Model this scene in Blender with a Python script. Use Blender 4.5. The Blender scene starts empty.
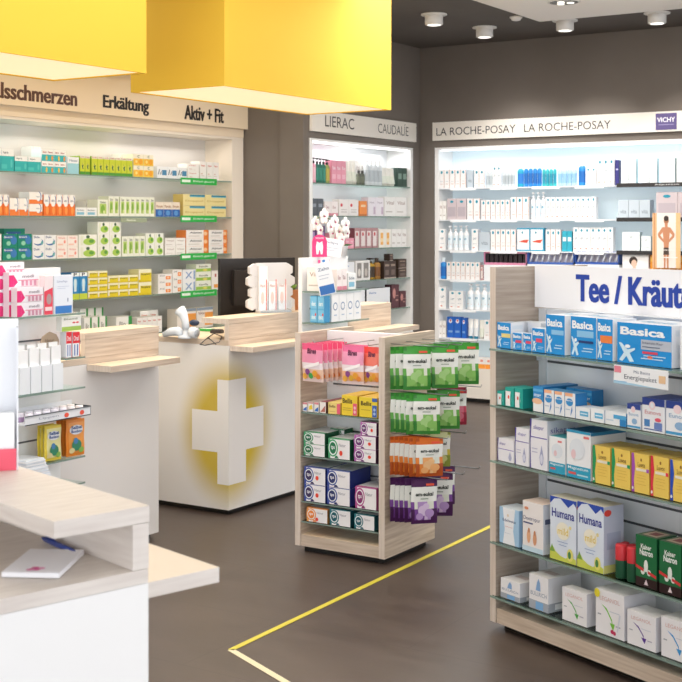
import bpy, math, random
from mathutils import Vector, Matrix
random.seed(7)
PI = math.pi
SC = bpy.context.scene
C = SC.collection
# ------------------------------------------------------------------ camera
FPX, HY, CAMH, YAW = 1281.0, 224.0, 1.6, math.radians(32.75)
cd = bpy.data.cameras.new('camera'); cam = bpy.data.objects.new('camera', cd); C.objects.link(cam)
cam.location = (0, 0, CAMH); cam.rotation_euler = (PI/2, 0, YAW)
cd.sensor_width = 36; cd.lens = FPX/682*36; cd.shift_y = -(341-HY)/682; cd.clip_end = 80; cd.clip_start = .05
cd.dof.use_dof = True; cd.dof.focus_distance = 5.6; cd.dof.aperture_fstop = 10.0
SC.camera = cam
FW = (-math.sin(YAW), math.cos(YAW)); RT = (math.cos(YAW), math.sin(YAW))
def ray(px, py):
    a = (px-341)/FPX
    return (FW[0]+a*RT[0], FW[1]+a*RT[1], (HY-py)/FPX)
class Frame:
    """a vertical plane in the room: origin, direction along its front, direction into it"""
    def __init__(s, O, ang):
        s.O = O; s.ang = math.radians(ang)
        s.e1 = (math.cos(s.ang), math.sin(s.ang)); s.e2 = (-s.e1[1], s.e1[0])
    def hit(s, px, py=300, d=0.0):
        r = ray(px, py)
        t = ((s.O[0]*s.e2[0]+s.O[1]*s.e2[1])+d)/(r[0]*s.e2[0]+r[1]*s.e2[1])
        x, y = r[0]*t-s.O[0], r[1]*t-s.O[1]
        return x*s.e1[0]+y*s.e1[1], CAMH+r[2]*t
    def s(s, px, d=0.0): return s.hit(px, 300, d)[0]
    def z(s, px, py, d=0.0): return s.hit(px, py, d)[1]
    def world(s, a, d, z=0): return (s.O[0]+s.e1[0]*a+s.e2[0]*d, s.O[1]+s.e1[1]*a+s.e2[1]*d, z)
# ------------------------------------------------------------------ materials
def srgb(h):
    h = h.lstrip('#'); o = []
    for i in (0, 2, 4):
        c = int(h[i:i+2], 16)/255
        o.append(c/12.92 if c <= .04045 else ((c+.055)/1.055)**2.4)
    return (*o, 1)
MATS = {}
def mat(h, rough=.45, metal=0, emit=0, coat=0, spec=.5):
    if not isinstance(h, str): return h
    k = (h, rough, metal, emit, coat, spec)
    if k in MATS: return MATS[k]
    m = bpy.data.materials.new('colour_'+h.strip('#')); m.use_nodes = True
    b = m.node_tree.nodes['Principled BSDF']
    b.inputs['Base Color'].default_value = srgb(h); b.inputs['Roughness'].default_value = rough
    b.inputs['Metallic'].default_value = metal; b.inputs['Coat Weight'].default_value = coat
    b.inputs['Specular IOR Level'].default_value = spec
    if emit:
        b.inputs['Emission Color'].default_value = srgb(h); b.inputs['Emission Strength'].default_value = emit
    MATS[k] = m
    return m
def nodes(name):
    m = bpy.data.materials.new(name); m.use_nodes = True
    nt = m.node_tree; return m, nt, nt.nodes['Principled BSDF']
def noise_mat(name, c1, c2, scale=(1, 1, 1), nscale=5, detail=4, rough=.5, bump=0, coat=0, ramp=(.3, .7), coord='Object', spec=.5, r2=None):
    m, nt, b = nodes(name); N, L = nt.nodes.new, nt.links.new
    tc = N('ShaderNodeTexCoord'); mp = N('ShaderNodeMapping'); mp.inputs['Scale'].default_value = scale
    ns = N('ShaderNodeTexNoise'); ns.inputs['Scale'].default_value = nscale; ns.inputs['Detail'].default_value = detail
    cr = N('ShaderNodeValToRGB'); cr.color_ramp.elements[0].position = ramp[0]; cr.color_ramp.elements[1].position = ramp[1]
    cr.color_ramp.elements[0].color = srgb(c1); cr.color_ramp.elements[1].color = srgb(c2)
    L(tc.outputs[coord], mp.inputs[0]); L(mp.outputs[0], ns.inputs['Vector']); L(ns.outputs['Fac'], cr.inputs[0]); L(cr.outputs[0], b.inputs['Base Color'])
    b.inputs['Roughness'].default_value = rough; b.inputs['Coat Weight'].default_value = coat; b.inputs['Specular IOR Level'].default_value = spec
    if bump:
        bp = N('ShaderNodeBump'); bp.inputs['Strength'].default_value = bump; bp.inputs['Distance'].default_value = .002
        L(ns.outputs['Fac'], bp.inputs['Height']); L(bp.outputs[0], b.inputs['Normal'])
    return m
OAK = noise_mat('pale_oak', '#b9a592', '#d9c9b7', (1.2, 1.2, 26), 3.0, 5, .45, .05)
OAKV = noise_mat('pale_oak_edge', '#cdbdae', '#dfd2c6', (26, 26, 1.2), 3.0, 5, .45, .05)
OAKT = noise_mat('pale_oak_top', '#d6bd9f', '#e8d5bd', (26, 1.6, 26), 3.0, 5, .4, .05)
GREYWALL = noise_mat('grey_wall_paint', '#6f665e', '#776e66', (1, 1, 1), 2, 3, .7)
CEILG = noise_mat('dark_grey_ceiling', '#544d47', '#5c554f', (1, 1, 1), 2, 3, .8)
WHITE = mat('#efedeb', .35); WHITEG = mat('#eceae8', .12, coat=.6); OFFW = mat('#e9e2d8', .5)
METAL = mat('#b9bcc0', .3, metal=1); DARKM = mat('#3c3c40', .4)
BACKP = mat('#eceef2', .5)
def glass_mat(name, tint, mixf, edge=False):
    m = bpy.data.materials.new(name); m.use_nodes = True; nt = m.node_tree; nt.nodes.clear(); N, L = nt.nodes.new, nt.links.new
    o = N('ShaderNodeOutputMaterial'); mx = N('ShaderNodeMixShader'); t = N('ShaderNodeBsdfTransparent'); g = N('ShaderNodeBsdfGlossy')
    t.inputs[0].default_value = srgb(tint); g.inputs['Roughness'].default_value = .03; g.inputs[0].default_value = (.9, 1, .97, 1)
    fr = N('ShaderNodeFresnel'); fr.inputs[0].default_value = 1.35
    if edge:
        d = N('ShaderNodeBsdfDiffuse'); d.inputs[0].default_value = srgb(tint); mx.inputs[0].default_value = mixf
        L(d.outputs[0], mx.inputs[1]); L(t.outputs[0], mx.inputs[2])
    else:
        L(fr.outputs[0], mx.inputs[0]); L(t.outputs[0], mx.inputs[1]); L(g.outputs[0], mx.inputs[2])
    L(mx.outputs[0], o.inputs[0]); return m
GLASS = glass_mat('clear_glass', '#fafdfb', 0); GEDGE = glass_mat('green_glass_edge', '#93a79d', .25, True)
ACRYL = glass_mat('clear_acrylic', '#f8fafc', 0)
def brick_floor():
    m, nt, b = nodes('brown_grey_floor_tile'); N, L = nt.nodes.new, nt.links.new
    tc = N('ShaderNodeTexCoord'); mp = N('ShaderNodeMapping'); L(tc.outputs['Object'], mp.inputs[0])
    br = N('ShaderNodeTexBrick'); br.inputs['Scale'].default_value = 1; br.inputs['Brick Width'].default_value = 1.2; br.inputs['Row Height'].default_value = .6
    br.inputs['Mortar Size'].default_value = .0025; br.inputs['Color1'].default_value = (1, 1, 1, 1); br.inputs['Color2'].default_value = (.93, .93, .93, 1); br.inputs['Mortar'].default_value = (.72, .72, .72, 1)
    L(mp.outputs[0], br.inputs['Vector'])
    ns = N('ShaderNodeTexNoise'); ns.inputs['Scale'].default_value = 2.2; ns.inputs['Detail'].default_value = 9; ns.inputs['Roughness'].default_value = .72
    m2 = N('ShaderNodeMapping'); m2.inputs['Scale'].default_value = (.8, 2.6, 1); m2.inputs['Rotation'].default_value = (0, 0, .5); L(tc.outputs['Object'], m2.inputs[0]); L(m2.outputs[0], ns.inputs['Vector'])
    cr = N('ShaderNodeValToRGB'); e = cr.color_ramp.elements; e[0].position = .3; e[1].position = .72; e[0].color = srgb('#453a33'); e[1].color = srgb('#5d5049')
    L(ns.outputs['Fac'], cr.inputs[0])
    mx = N('ShaderNodeMix'); mx.data_type = 'RGBA'; mx.blend_type = 'MULTIPLY'; mx.inputs[0].default_value = 1
    L(cr.outputs[0], mx.inputs[6]); L(br.outputs[0], mx.inputs[7]); L(mx.outputs[2], b.inputs['Base Color'])
    mr = N('ShaderNodeMapRange'); mr.inputs[3].default_value = .26; mr.inputs[4].default_value = .5; L(ns.outputs['Fac'], mr.inputs[0]); L(mr.outputs[0], b.inputs['Roughness'])
    bp = N('ShaderNodeBump'); bp.inputs['Strength'].default_value = .2; bp.inputs['Distance'].default_value = .004
    L(ns.outputs['Fac'], bp.inputs['Height']); L(bp.outputs[0], b.inputs['Normal']); return m
# ------------------------------------------------------------------ text outlines
TXT = {}
def text_polys(s, bold=0.0):
    k = (s, bold)
    if k in TXT: return TXT[k]
    cu = bpy.data.curves.new('t', 'FONT'); cu.body = s; cu.offset = bold; cu.resolution_u = 3
    o = bpy.data.objects.new('t', cu); C.objects.link(o); dg = bpy.context.evaluated_depsgraph_get(); dg.update()
    me = o.evaluated_get(dg).to_mesh()
    vs = [v.co.copy() for v in me.vertices]; fs = [tuple(p.vertices) for p in me.polygons if p.area > 1e-9]
    nz = [1 if p.normal.z >= 0 else -1 for p in me.polygons if p.area > 1e-9]
    fs = [f if n > 0 else f[::-1] for f, n in zip(fs, nz)]
    if not vs: r = ([], [], 1)
    else:
        x0, x1 = min(v.x for v in vs), max(v.x for v in vs); y0, y1 = min(v.y for v in vs), max(v.y for v in vs)
        r = ([((v.x-x0)/(x1-x0), (v.y-y0)/(y1-y0)) for v in vs], fs, (x1-x0)/(y1-y0))
    o.evaluated_get(dg).to_mesh_clear(); bpy.data.objects.remove(o); bpy.data.curves.remove(cu)
    TXT[k] = r; return r
# ------------------------------------------------------------------ mesh builder
class MB:
    def __init__(s): s.v = []; s.f = []; s.m = []; s.mats = []; s.sm = []
    def mi(s, m):
        m = mat(m)
        if m not in s.mats: s.mats.append(m)
        return s.mats.index(m)
    def poly(s, pts, m, smooth=False):
        b = len(s.v); s.v += [tuple(p) for p in pts]; s.f.append(tuple(range(b, b+len(pts)))); s.m.append(s.mi(m)); s.sm.append(smooth)
    def faces(s, vs, fs, m, smooth=False):
        b = len(s.v); s.v += [tuple(p) for p in vs]; k = s.mi(m) if not isinstance(m, list) else None
        for i, f in enumerate(fs):
            s.f.append(tuple(b+j for j in f)); s.m.append(k if k is not None else s.mi(m[i])); s.sm.append(smooth)
    def box(s, x0, x1, y0, y1, z0, z1, m, front=None, left=None, right=None, top=None, bottom=None, back=None):
        vs = [(x0,y0,z0),(x1,y0,z0),(x1,y1,z0),(x0,y1,z0),(x0,y0,z1),(x1,y0,z1),(x1,y1,z1),(x0,y1,z1)]
        fs = [(0,1,5,4),(1,2,6,5),(2,3,7,6),(3,0,4,7),(4,5,6,7),(3,2,1,0)]
        s.faces(vs, fs, [front or m, right or m, back or m, left or m, top or m, bottom or m])
    def prism(s, pts, z0, z1, m, top=None):
        n = len(pts); vs = [(x,y,z0) for x,y in pts]+[(x,y,z1) for x,y in pts]
        s.faces(vs, [(i,(i+1)%n,n+(i+1)%n,n+i) for i in range(n)]+[tuple(range(n,2*n))[::1]]+[tuple(range(n))[::-1]], [m]*n+[top or m, m])
    def lathe(s, prof, ms, n=14, cx=0, cy=0, sx=1, sy=1):
        vs = []; b = len(s.v)
        for r, z in prof:
            for i in range(n): a = 2*PI*i/n; vs.append((cx+r*sx*math.cos(a), cy+r*sy*math.sin(a), z))
        fs = []; mm = []
        for k in range(len(prof)-1):
            m = ms[min(k, len(ms)-1)] if isinstance(ms, list) else ms
            for i in range(n): j = (i+1) % n; fs.append((k*n+i, k*n+j, (k+1)*n+j, (k+1)*n+i)); mm.append(m)
        fs.append(tuple(range(n))[::-1]); mm.append(mm[0]); q = (len(prof)-1)*n; fs.append(tuple(range(q, q+n))); mm.append(mm[-2])
        s.faces(vs, fs, mm, True)
    def tube(s, pts, r, m, n=6):
        pts = [Vector(p) for p in pts]; rings = []
        for i, p in enumerate(pts):
            t = (pts[min(i+1, len(pts)-1)]-pts[max(i-1, 0)]).normalized()
            up = Vector((0, 0, 1)) if abs(t.z) < .9 else Vector((1, 0, 0)); a = t.cross(up).normalized(); b2 = a.cross(t)
            rr = r[i] if isinstance(r, (list, tuple)) else r
            rings.append([p+a*rr*math.cos(2*PI*k/n)+b2*rr*math.sin(2*PI*k/n) for k in range(n)])
        vs = [v for rg in rings for v in rg]; fs = []
        for i in range(len(rings)-1):
            for k in range(n): j = (k+1) % n; fs.append((i*n+k, i*n+j, (i+1)*n+j, (i+1)*n+k))
        fs.append(tuple(range(n))[::-1]); q = (len(rings)-1)*n; fs.append(tuple(range(q, q+n)))
        s.faces(vs, fs, m, True)
    def blob(s, c, r, m, n=8, k=6):
        vs = []; fs = []
        for i in range(1, k):
            th = PI*i/k
            for j in range(n): a = 2*PI*j/n; vs.append((c[0]+r[0]*math.sin(th)*math.cos(a), c[1]+r[1]*math.sin(th)*math.sin(a), c[2]-r[2]*math.cos(th)))
        vs += [(c[0], c[1], c[2]-r[2]), (c[0], c[1], c[2]+r[2])]; b, t = len(vs)-2, len(vs)-1
        for i in range(k-2):
            for j in range(n): q = (j+1) % n; fs.append((i*n+j, i*n+q, (i+1)*n+q, (i+1)*n+j))
        for j in range(n): q = (j+1) % n; fs.append((b, q, j)); fs.append((t, (k-2)*n+j, (k-2)*n+q))
        s.faces(vs, fs, m, True)
    def decal(s, S, dl):
        """print on a surface: S(u,v,level) gives the point"""
        for i, d in enumerate(dl):
            k = d[0]; o = 1+.5*i
            if k == 'r':
                _, u0, v0, u1, v1, c = d; s.poly([S(u0,v0,o), S(u1,v0,o), S(u1,v1,o), S(u0,v1,o)], c)
            elif k == 'p': s.poly([S(u,v,o) for u,v in d[1]], d[2])
            elif k == 'e':
                _, cu, cv, ru, rv, c = d; s.poly([S(cu+ru*math.cos(a*PI/8), cv+rv*math.sin(a*PI/8), o) for a in range(16)], c)
            elif k == 't':
                _, tx, u0, v0, u1, v1, c = d[:7]; vs, fs, _ = text_polys(tx, d[7] if len(d) > 7 else .02)
                hv = d[8] if len(d) > 8 else 0
                for q in ([0] if not hv else [-1, -.33, .33, 1]):
                    s.faces([S(u0+(u1-u0)*(a+q*hv), v0+(v1-v0)*b, o+.02*q) for a, b in vs], fs, c)
    def mesh(s, name):
        me = bpy.data.meshes.new(name); me.from_pydata(s.v, [], s.f)
        for m in s.mats: me.materials.append(m)
        me.polygons.foreach_set('material_index', s.m); me.polygons.foreach_set('use_smooth', s.sm); me.update(); return me
    def build(s, name, parent=None, loc=(0,0,0), rz=0, bevel=0):
        o = bpy.data.objects.new(name, s.mesh(name)); C.objects.link(o); o.location = loc; o.rotation_euler = (0, 0, rz)
        if parent: o.parent = parent
        if bevel:
            bv = o.modifiers.new('bevel', 'BEVEL'); bv.width = bevel; bv.segments = 2; bv.limit_method = 'ANGLE'
        return o
def empty(name, loc=(0,0,0), rz=0):
    o = bpy.data.objects.new(name, None); C.objects.link(o); o.location = loc; o.rotation_euler = (0, 0, rz); o.empty_display_size = .05; return o
def tag(o, label=None, cat=None, group=None, kind=None):
    if label:
        w = len(label.split())
        if w > 16 or w < 4: print('LABEL LENGTH', w, label)
        o['label'] = label
    if cat: o['category'] = cat
    if group: o['group'] = group
    if kind: o['kind'] = kind
    return o
ORD = ['first','second','third','fourth','fifth','sixth','seventh','eighth','ninth','tenth','eleventh','twelfth','thirteenth','fourteenth','fifteenth','sixteenth','seventeenth','eighteenth','nineteenth','twentieth']
# ------------------------------------------------------------------ products
E_ = .0005
CACHE = {}
def carton_mesh(key, w, h, d, sp):
    k = (key, round(w, 3), round(h, 3), round(d, 3))
    if k in CACHE: return CACHE[k]
    b = MB(); f = sp.get('f', '#ffffff'); hw = w/2
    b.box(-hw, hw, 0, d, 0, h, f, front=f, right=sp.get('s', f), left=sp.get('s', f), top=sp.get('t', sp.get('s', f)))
    b.decal(lambda u, v, o: (-hw+u*w, -E_*o, v*h), sp.get('dec', []))
    b.decal(lambda u, v, o: (hw+E_*o, u*d, v*h), sp.get('R', []))
    b.decal(lambda u, v, o: (-hw-E_*o, d-u*d, v*h), sp.get('L', sp.get('R', [])))
    b.decal(lambda u, v, o: (-hw+u*w, v*d, h+E_*o), sp.get('T', []))
    CACHE[k] = b.mesh(key); return CACHE[k]
def bottle_mesh(key, w, h, d, sp):
    k = (key, round(w, 3), round(h, 3))
    if k in CACHE: return CACHE[k]
    b = MB(); r = w/2*.96; c, cap, lab = sp.get('f', '#ffffff'), sp.get('cap', '#ffffff'), sp.get('lab', sp.get('f', '#ffffff'))
    st = sp.get('style', 'round')
    if st == 'pump':
        b.lathe([(r*.95,0),(r,.01),(r,.1*h),(r,.6*h),(r*.95,.68*h),(r*.45,.76*h),(r*.45,.79*h),(r*.5,.79*h),(r*.5,.85*h),(r*.15,.86*h),(r*.15,.93*h),(r*.55,.93*h),(r*.55,.99*h),(r*.1,h)], [c,c,lab,c,c,cap,cap,cap,cap,cap,cap,cap,cap], 12, 0, r)
        b.box(-r*.15, r*.15, -r*.2, r, .94*h, .985*h, cap)
    elif st == 'tube':
        n = 12; vs = []
        zz = [0, .12*h, .13*h, .14*h, .55*h, h]; 
        for i, z in enumerate(zz):
            q = max(0, (z/h-.14)/.86); rx = r*(.72 if i < 2 else .95+.05*q); ry = r*(.72 if i < 2 else .9*(1-q)+.05)
            for j in range(n): a = 2*PI*j/n; vs.append((rx*math.cos(a), r+ry*math.sin(a), z))
        fs, mm = [], []
        for i in range(len(zz)-1):
            for j in range(n): q = (j+1) % n; fs.append((i*n+j, i*n+q, (i+1)*n+q, (i+1)*n+j)); mm.append(cap if i < 2 else (lab if i == 3 else c))
        fs += [tuple(range(n))[::-1], tuple(range((len(zz)-1)*n, len(zz)*n))]; mm += [cap, c]
        b.faces(vs, fs, mm, True)
    elif st == 'jar':
        b.lathe([(r*.9,0),(r,.005),(r,.55*h),(r*1.0,.56*h),(r*1.0,.97*h),(r*.93,h)], [c,c,cap,cap,cap], 14, 0, r)
    else:
        b.lathe([(r*.93,0),(r,.012*h),(r,.14*h),(r,.58*h),(r,.68*h),(r*.9,.74*h),(r*.5,.79*h),(r*.52,.8*h),(r*.52,.98*h),(r*.45,h)], [c,c,lab,c,c,c,cap,cap,cap], 12, 0, r, 1, .8)
    if sp.get('dec'):
        def S(u, v, o):
            a = (u-.5)*1.5; q = (r+.0006*o); return (q*math.sin(a), r-q*math.cos(a)*(1 if st == 'pump' else .8), v*h)
        b.decal(S, sp['dec'])
    CACHE[k] = b.mesh(key); return CACHE[k]
def bag_mesh(key, w, h, t, sp):
    k = (key, round(w, 3), round(h, 3))
    if k in CACHE: return CACHE[k]
    b = MB(); nu, nv = 8, 12
    rnd = random.Random(key)
    wob = [[rnd.uniform(-1, 1) for _ in range(nv+1)] for _ in range(nu+1)]
    def prof(u, v):
        q = max(0, min(1, (v-.07)/.84)); return (max(0, 1-abs(2*u-1)**3))*math.sin(PI*q)**.55
    def S(u, v, o):
        i, j = min(nu, int(round(u*nu))), min(nv, int(round(v*nv)))
        return (-w/2+u*w+.0015*math.sin(v*9), -t/2*prof(u, v)-.001-E_*2*o, v*h)
    fr = [[S(i/nu, j/nv, 0) for j in range(nv+1)] for i in range(nu+1)]
    fr = [[(x, y-(.0018*wob[i][j] if 0 < i < nu and 1 < j < nv-1 else 0), z) for j, (x, y, z) in enumerate(c)] for i, c in enumerate(fr)]
    bk = [[(x, t/2*prof(i/nu, j/nv)+.001, z) for j, (x, y, z) in enumerate(c)] for i, c in enumerate(fr)]
    col = sp['col']
    for g, flip in ((fr, False), (bk, True)):
        vs = [p for c in g for p in c]; fs, mm = [], []
        for i in range(nu):
            for j in range(nv):
                q = (i*(nv+1)+j, (i+1)*(nv+1)+j, (i+1)*(nv+1)+j+1, i*(nv+1)+j+1); fs.append(q[::-1] if flip else q)
                mm.append(mat(col(i/nu+.5/nu, j/nv+.5/nv), .3))
        b.faces(vs, fs, mm, True)
    vs = []; 
    ring = [(i, 0) for i in range(nu+1)]+[(nu, j) for j in range(1, nv+1)]+[(i, nv) for i in range(nu-1, -1, -1)]+[(0, j) for j in range(nv-1, 0, -1)]
    n = len(ring); vs = [fr[i][j] for i, j in ring]+[bk[i][j] for i, j in ring]
    b.faces(vs, [(n+i, n+(i+1) % n, (i+1) % n, i) for i in range(n)], mat(sp.get('rim', col(.5, .99)), .3))
    b.decal(lambda u, v, o: (S(u, v, o)[0], S(u, v, o)[1]-.0022, S(u, v, o)[2]), sp.get('dec', []))
    CACHE[k] = b.mesh(key); return CACHE[k]
BUILD = {'carton': carton_mesh, 'bottle': bottle_mesh, 'bag': bag_mesh}
PENDING = {}
def product(fr, s, d, z, w, h, dp, key, name, cat, desc, place, row='', kind='carton', yaw=0, grp=None, tilt=0, order='from left'):
    sp = SP[key]
    o = bpy.data.objects.new(name, BUILD[kind](key, w, h, dp, sp)); C.objects.link(o)
    o.location = fr.world(s, d, z); o.rotation_euler = (tilt, 0, fr.ang+yaw); o['category'] = cat
    PENDING.setdefault((desc, place, grp or '', order), []).append((o, row)); return o
def finish_labels():
    for (desc, place, grp, order), lst in PENDING.items():
        rows = {}
        for o, r in lst: rows.setdefault(r, []).append(o)
        n = 0
        for r, os_ in rows.items():
            for i, o in enumerate(os_):
                if len(os_) == 1 and not r: lab = '%s, %s' % (desc, place)
                elif len(os_) == 1: lab = '%s, %s, %s' % (desc, r, place)
                elif r: lab = '%s, %s %s, %s, %s' % (desc, ORD[i], order, r, place)
                else: lab = '%s, %s %s, %s' % (desc, ORD[i], order, place)
                tag(o, lab)
        if len(lst) > 1:
            for o, r in lst: o['group'] = grp or ('%ss on %s' % (desc, place))
def run(fr, z, pa, pb, n, ytop, key, name, cat, desc, place, stack=1, d=.012, dp=.09, kind='carton', gap=.003, row='', jit=0, grp=None, rows2=0):
    """n products side by side between two picture columns, their tops at picture row ytop"""
    s0, s1 = fr.s(pa, d), fr.s(pb, d); H = fr.z((pa+pb)/2, ytop, d)-z; w = (s1-s0)/n
    h = H/stack-.0012
    SN = {1: [''], 2: ['lower box', 'upper box'], 3: ['bottom row', 'middle row', 'top row'], 4: ['bottom row', 'second row', 'third row', 'top row']}[stack]
    for k in range(stack):
        for i in range(n):
            j = random.uniform(-1, 1)*jit
            hh = h*(1+.0*j)
            product(fr, s0+w*(i+.5), d+abs(j)*.006, z+.001+k*(h+.0012), w-gap, hh, min(dp, .4), key, name, cat, desc, place, SN[k] if not row else row, kind, 0, grp)
    for r in range(rows2):       # further boxes standing behind the front ones
        pass
SP = {}
# the products' prints
T = lambda tx, u0, v0, u1, v1, c, b=.02: ('t', tx, u0, v0, u1, v1, c, b)
R_ = lambda *a: ('r', *a)
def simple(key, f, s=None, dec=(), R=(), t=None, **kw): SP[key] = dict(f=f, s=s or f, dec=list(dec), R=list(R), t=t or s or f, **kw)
# left wall
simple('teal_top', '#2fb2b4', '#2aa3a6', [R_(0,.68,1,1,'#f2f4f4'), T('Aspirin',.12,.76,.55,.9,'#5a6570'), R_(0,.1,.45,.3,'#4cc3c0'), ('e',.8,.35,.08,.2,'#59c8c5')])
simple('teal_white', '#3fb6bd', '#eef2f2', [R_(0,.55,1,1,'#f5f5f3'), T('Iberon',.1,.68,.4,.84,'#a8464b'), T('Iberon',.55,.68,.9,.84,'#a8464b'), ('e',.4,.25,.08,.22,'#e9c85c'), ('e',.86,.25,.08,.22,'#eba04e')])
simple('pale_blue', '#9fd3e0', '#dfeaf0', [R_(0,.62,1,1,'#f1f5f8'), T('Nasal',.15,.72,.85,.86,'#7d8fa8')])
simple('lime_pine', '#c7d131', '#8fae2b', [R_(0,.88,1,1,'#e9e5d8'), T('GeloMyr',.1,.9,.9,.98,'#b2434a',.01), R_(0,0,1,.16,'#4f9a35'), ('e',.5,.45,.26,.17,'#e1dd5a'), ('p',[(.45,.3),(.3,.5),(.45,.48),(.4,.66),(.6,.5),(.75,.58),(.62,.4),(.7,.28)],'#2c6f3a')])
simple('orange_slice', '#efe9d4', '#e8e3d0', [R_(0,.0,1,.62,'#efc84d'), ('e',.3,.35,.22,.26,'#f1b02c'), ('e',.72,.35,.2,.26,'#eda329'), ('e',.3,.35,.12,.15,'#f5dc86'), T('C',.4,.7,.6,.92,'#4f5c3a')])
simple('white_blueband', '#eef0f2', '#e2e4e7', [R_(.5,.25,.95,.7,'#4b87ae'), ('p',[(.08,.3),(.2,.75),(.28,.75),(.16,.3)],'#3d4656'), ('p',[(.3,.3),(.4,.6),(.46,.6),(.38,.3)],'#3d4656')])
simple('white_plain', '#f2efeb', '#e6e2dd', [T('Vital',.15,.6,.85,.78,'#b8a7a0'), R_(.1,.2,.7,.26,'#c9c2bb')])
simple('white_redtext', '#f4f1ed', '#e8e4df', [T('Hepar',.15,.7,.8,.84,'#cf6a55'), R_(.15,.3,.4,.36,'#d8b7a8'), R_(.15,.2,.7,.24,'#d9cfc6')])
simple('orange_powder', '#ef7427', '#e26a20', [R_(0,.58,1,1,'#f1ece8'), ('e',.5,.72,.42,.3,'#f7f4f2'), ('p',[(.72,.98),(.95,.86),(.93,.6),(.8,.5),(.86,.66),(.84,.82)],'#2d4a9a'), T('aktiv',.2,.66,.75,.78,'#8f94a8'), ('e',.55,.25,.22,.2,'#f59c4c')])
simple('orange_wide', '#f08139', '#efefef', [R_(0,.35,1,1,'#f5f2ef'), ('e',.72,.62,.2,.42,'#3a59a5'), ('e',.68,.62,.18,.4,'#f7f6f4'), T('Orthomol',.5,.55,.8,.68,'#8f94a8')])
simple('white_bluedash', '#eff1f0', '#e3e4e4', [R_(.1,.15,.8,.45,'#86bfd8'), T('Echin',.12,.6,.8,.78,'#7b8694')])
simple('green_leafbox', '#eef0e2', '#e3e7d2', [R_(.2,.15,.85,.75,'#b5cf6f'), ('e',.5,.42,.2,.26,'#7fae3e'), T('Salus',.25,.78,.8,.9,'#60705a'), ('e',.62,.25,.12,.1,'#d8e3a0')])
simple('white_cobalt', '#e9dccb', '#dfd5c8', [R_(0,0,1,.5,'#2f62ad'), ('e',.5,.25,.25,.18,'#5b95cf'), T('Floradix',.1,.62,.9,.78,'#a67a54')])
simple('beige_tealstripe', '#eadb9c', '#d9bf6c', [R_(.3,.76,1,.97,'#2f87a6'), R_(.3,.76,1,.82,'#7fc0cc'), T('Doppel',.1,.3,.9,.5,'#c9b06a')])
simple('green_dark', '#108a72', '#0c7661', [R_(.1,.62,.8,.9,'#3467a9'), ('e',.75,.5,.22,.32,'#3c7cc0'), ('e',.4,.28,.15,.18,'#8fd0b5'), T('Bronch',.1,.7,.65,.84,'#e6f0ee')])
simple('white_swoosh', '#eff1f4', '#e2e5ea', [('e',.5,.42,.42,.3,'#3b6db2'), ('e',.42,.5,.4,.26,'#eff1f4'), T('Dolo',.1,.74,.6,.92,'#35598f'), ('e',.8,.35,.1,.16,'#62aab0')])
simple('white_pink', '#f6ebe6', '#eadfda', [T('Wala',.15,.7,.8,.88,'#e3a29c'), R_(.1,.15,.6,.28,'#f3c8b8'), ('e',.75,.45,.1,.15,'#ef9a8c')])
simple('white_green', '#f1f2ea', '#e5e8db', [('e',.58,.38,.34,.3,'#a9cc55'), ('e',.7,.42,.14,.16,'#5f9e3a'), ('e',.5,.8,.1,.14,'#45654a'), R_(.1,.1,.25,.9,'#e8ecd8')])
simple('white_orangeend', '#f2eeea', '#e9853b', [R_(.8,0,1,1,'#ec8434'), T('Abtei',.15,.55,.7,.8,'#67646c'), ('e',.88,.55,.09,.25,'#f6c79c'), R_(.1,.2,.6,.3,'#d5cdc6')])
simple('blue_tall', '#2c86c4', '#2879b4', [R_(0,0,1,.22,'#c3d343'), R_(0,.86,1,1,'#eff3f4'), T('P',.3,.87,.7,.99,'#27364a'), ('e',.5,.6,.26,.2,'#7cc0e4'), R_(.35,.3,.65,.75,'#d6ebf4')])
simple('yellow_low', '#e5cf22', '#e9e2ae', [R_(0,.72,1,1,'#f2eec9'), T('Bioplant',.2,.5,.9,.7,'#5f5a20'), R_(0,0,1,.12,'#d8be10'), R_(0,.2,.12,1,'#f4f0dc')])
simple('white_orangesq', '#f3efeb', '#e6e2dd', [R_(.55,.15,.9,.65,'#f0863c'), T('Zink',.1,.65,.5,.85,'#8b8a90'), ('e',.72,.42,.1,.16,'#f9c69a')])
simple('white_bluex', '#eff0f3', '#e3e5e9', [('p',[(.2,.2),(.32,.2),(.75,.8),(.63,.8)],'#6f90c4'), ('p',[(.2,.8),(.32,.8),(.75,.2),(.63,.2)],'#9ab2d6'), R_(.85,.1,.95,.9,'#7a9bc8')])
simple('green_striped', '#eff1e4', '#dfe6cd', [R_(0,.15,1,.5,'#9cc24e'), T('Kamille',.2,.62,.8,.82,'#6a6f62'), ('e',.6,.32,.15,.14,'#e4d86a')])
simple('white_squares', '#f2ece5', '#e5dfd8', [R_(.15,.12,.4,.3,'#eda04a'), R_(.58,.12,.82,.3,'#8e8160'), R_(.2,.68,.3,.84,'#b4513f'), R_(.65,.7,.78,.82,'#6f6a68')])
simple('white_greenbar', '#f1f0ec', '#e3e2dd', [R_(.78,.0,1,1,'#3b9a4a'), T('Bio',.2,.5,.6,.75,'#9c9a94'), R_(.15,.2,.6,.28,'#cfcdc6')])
simple('orange_half', '#efe6dc', '#e6ddd2', [R_(.5,.1,1,.75,'#efa04a'), T('Vigor',.1,.6,.5,.8,'#97685a'), R_(0,.86,1,1,'#8b99a8')])
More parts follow.
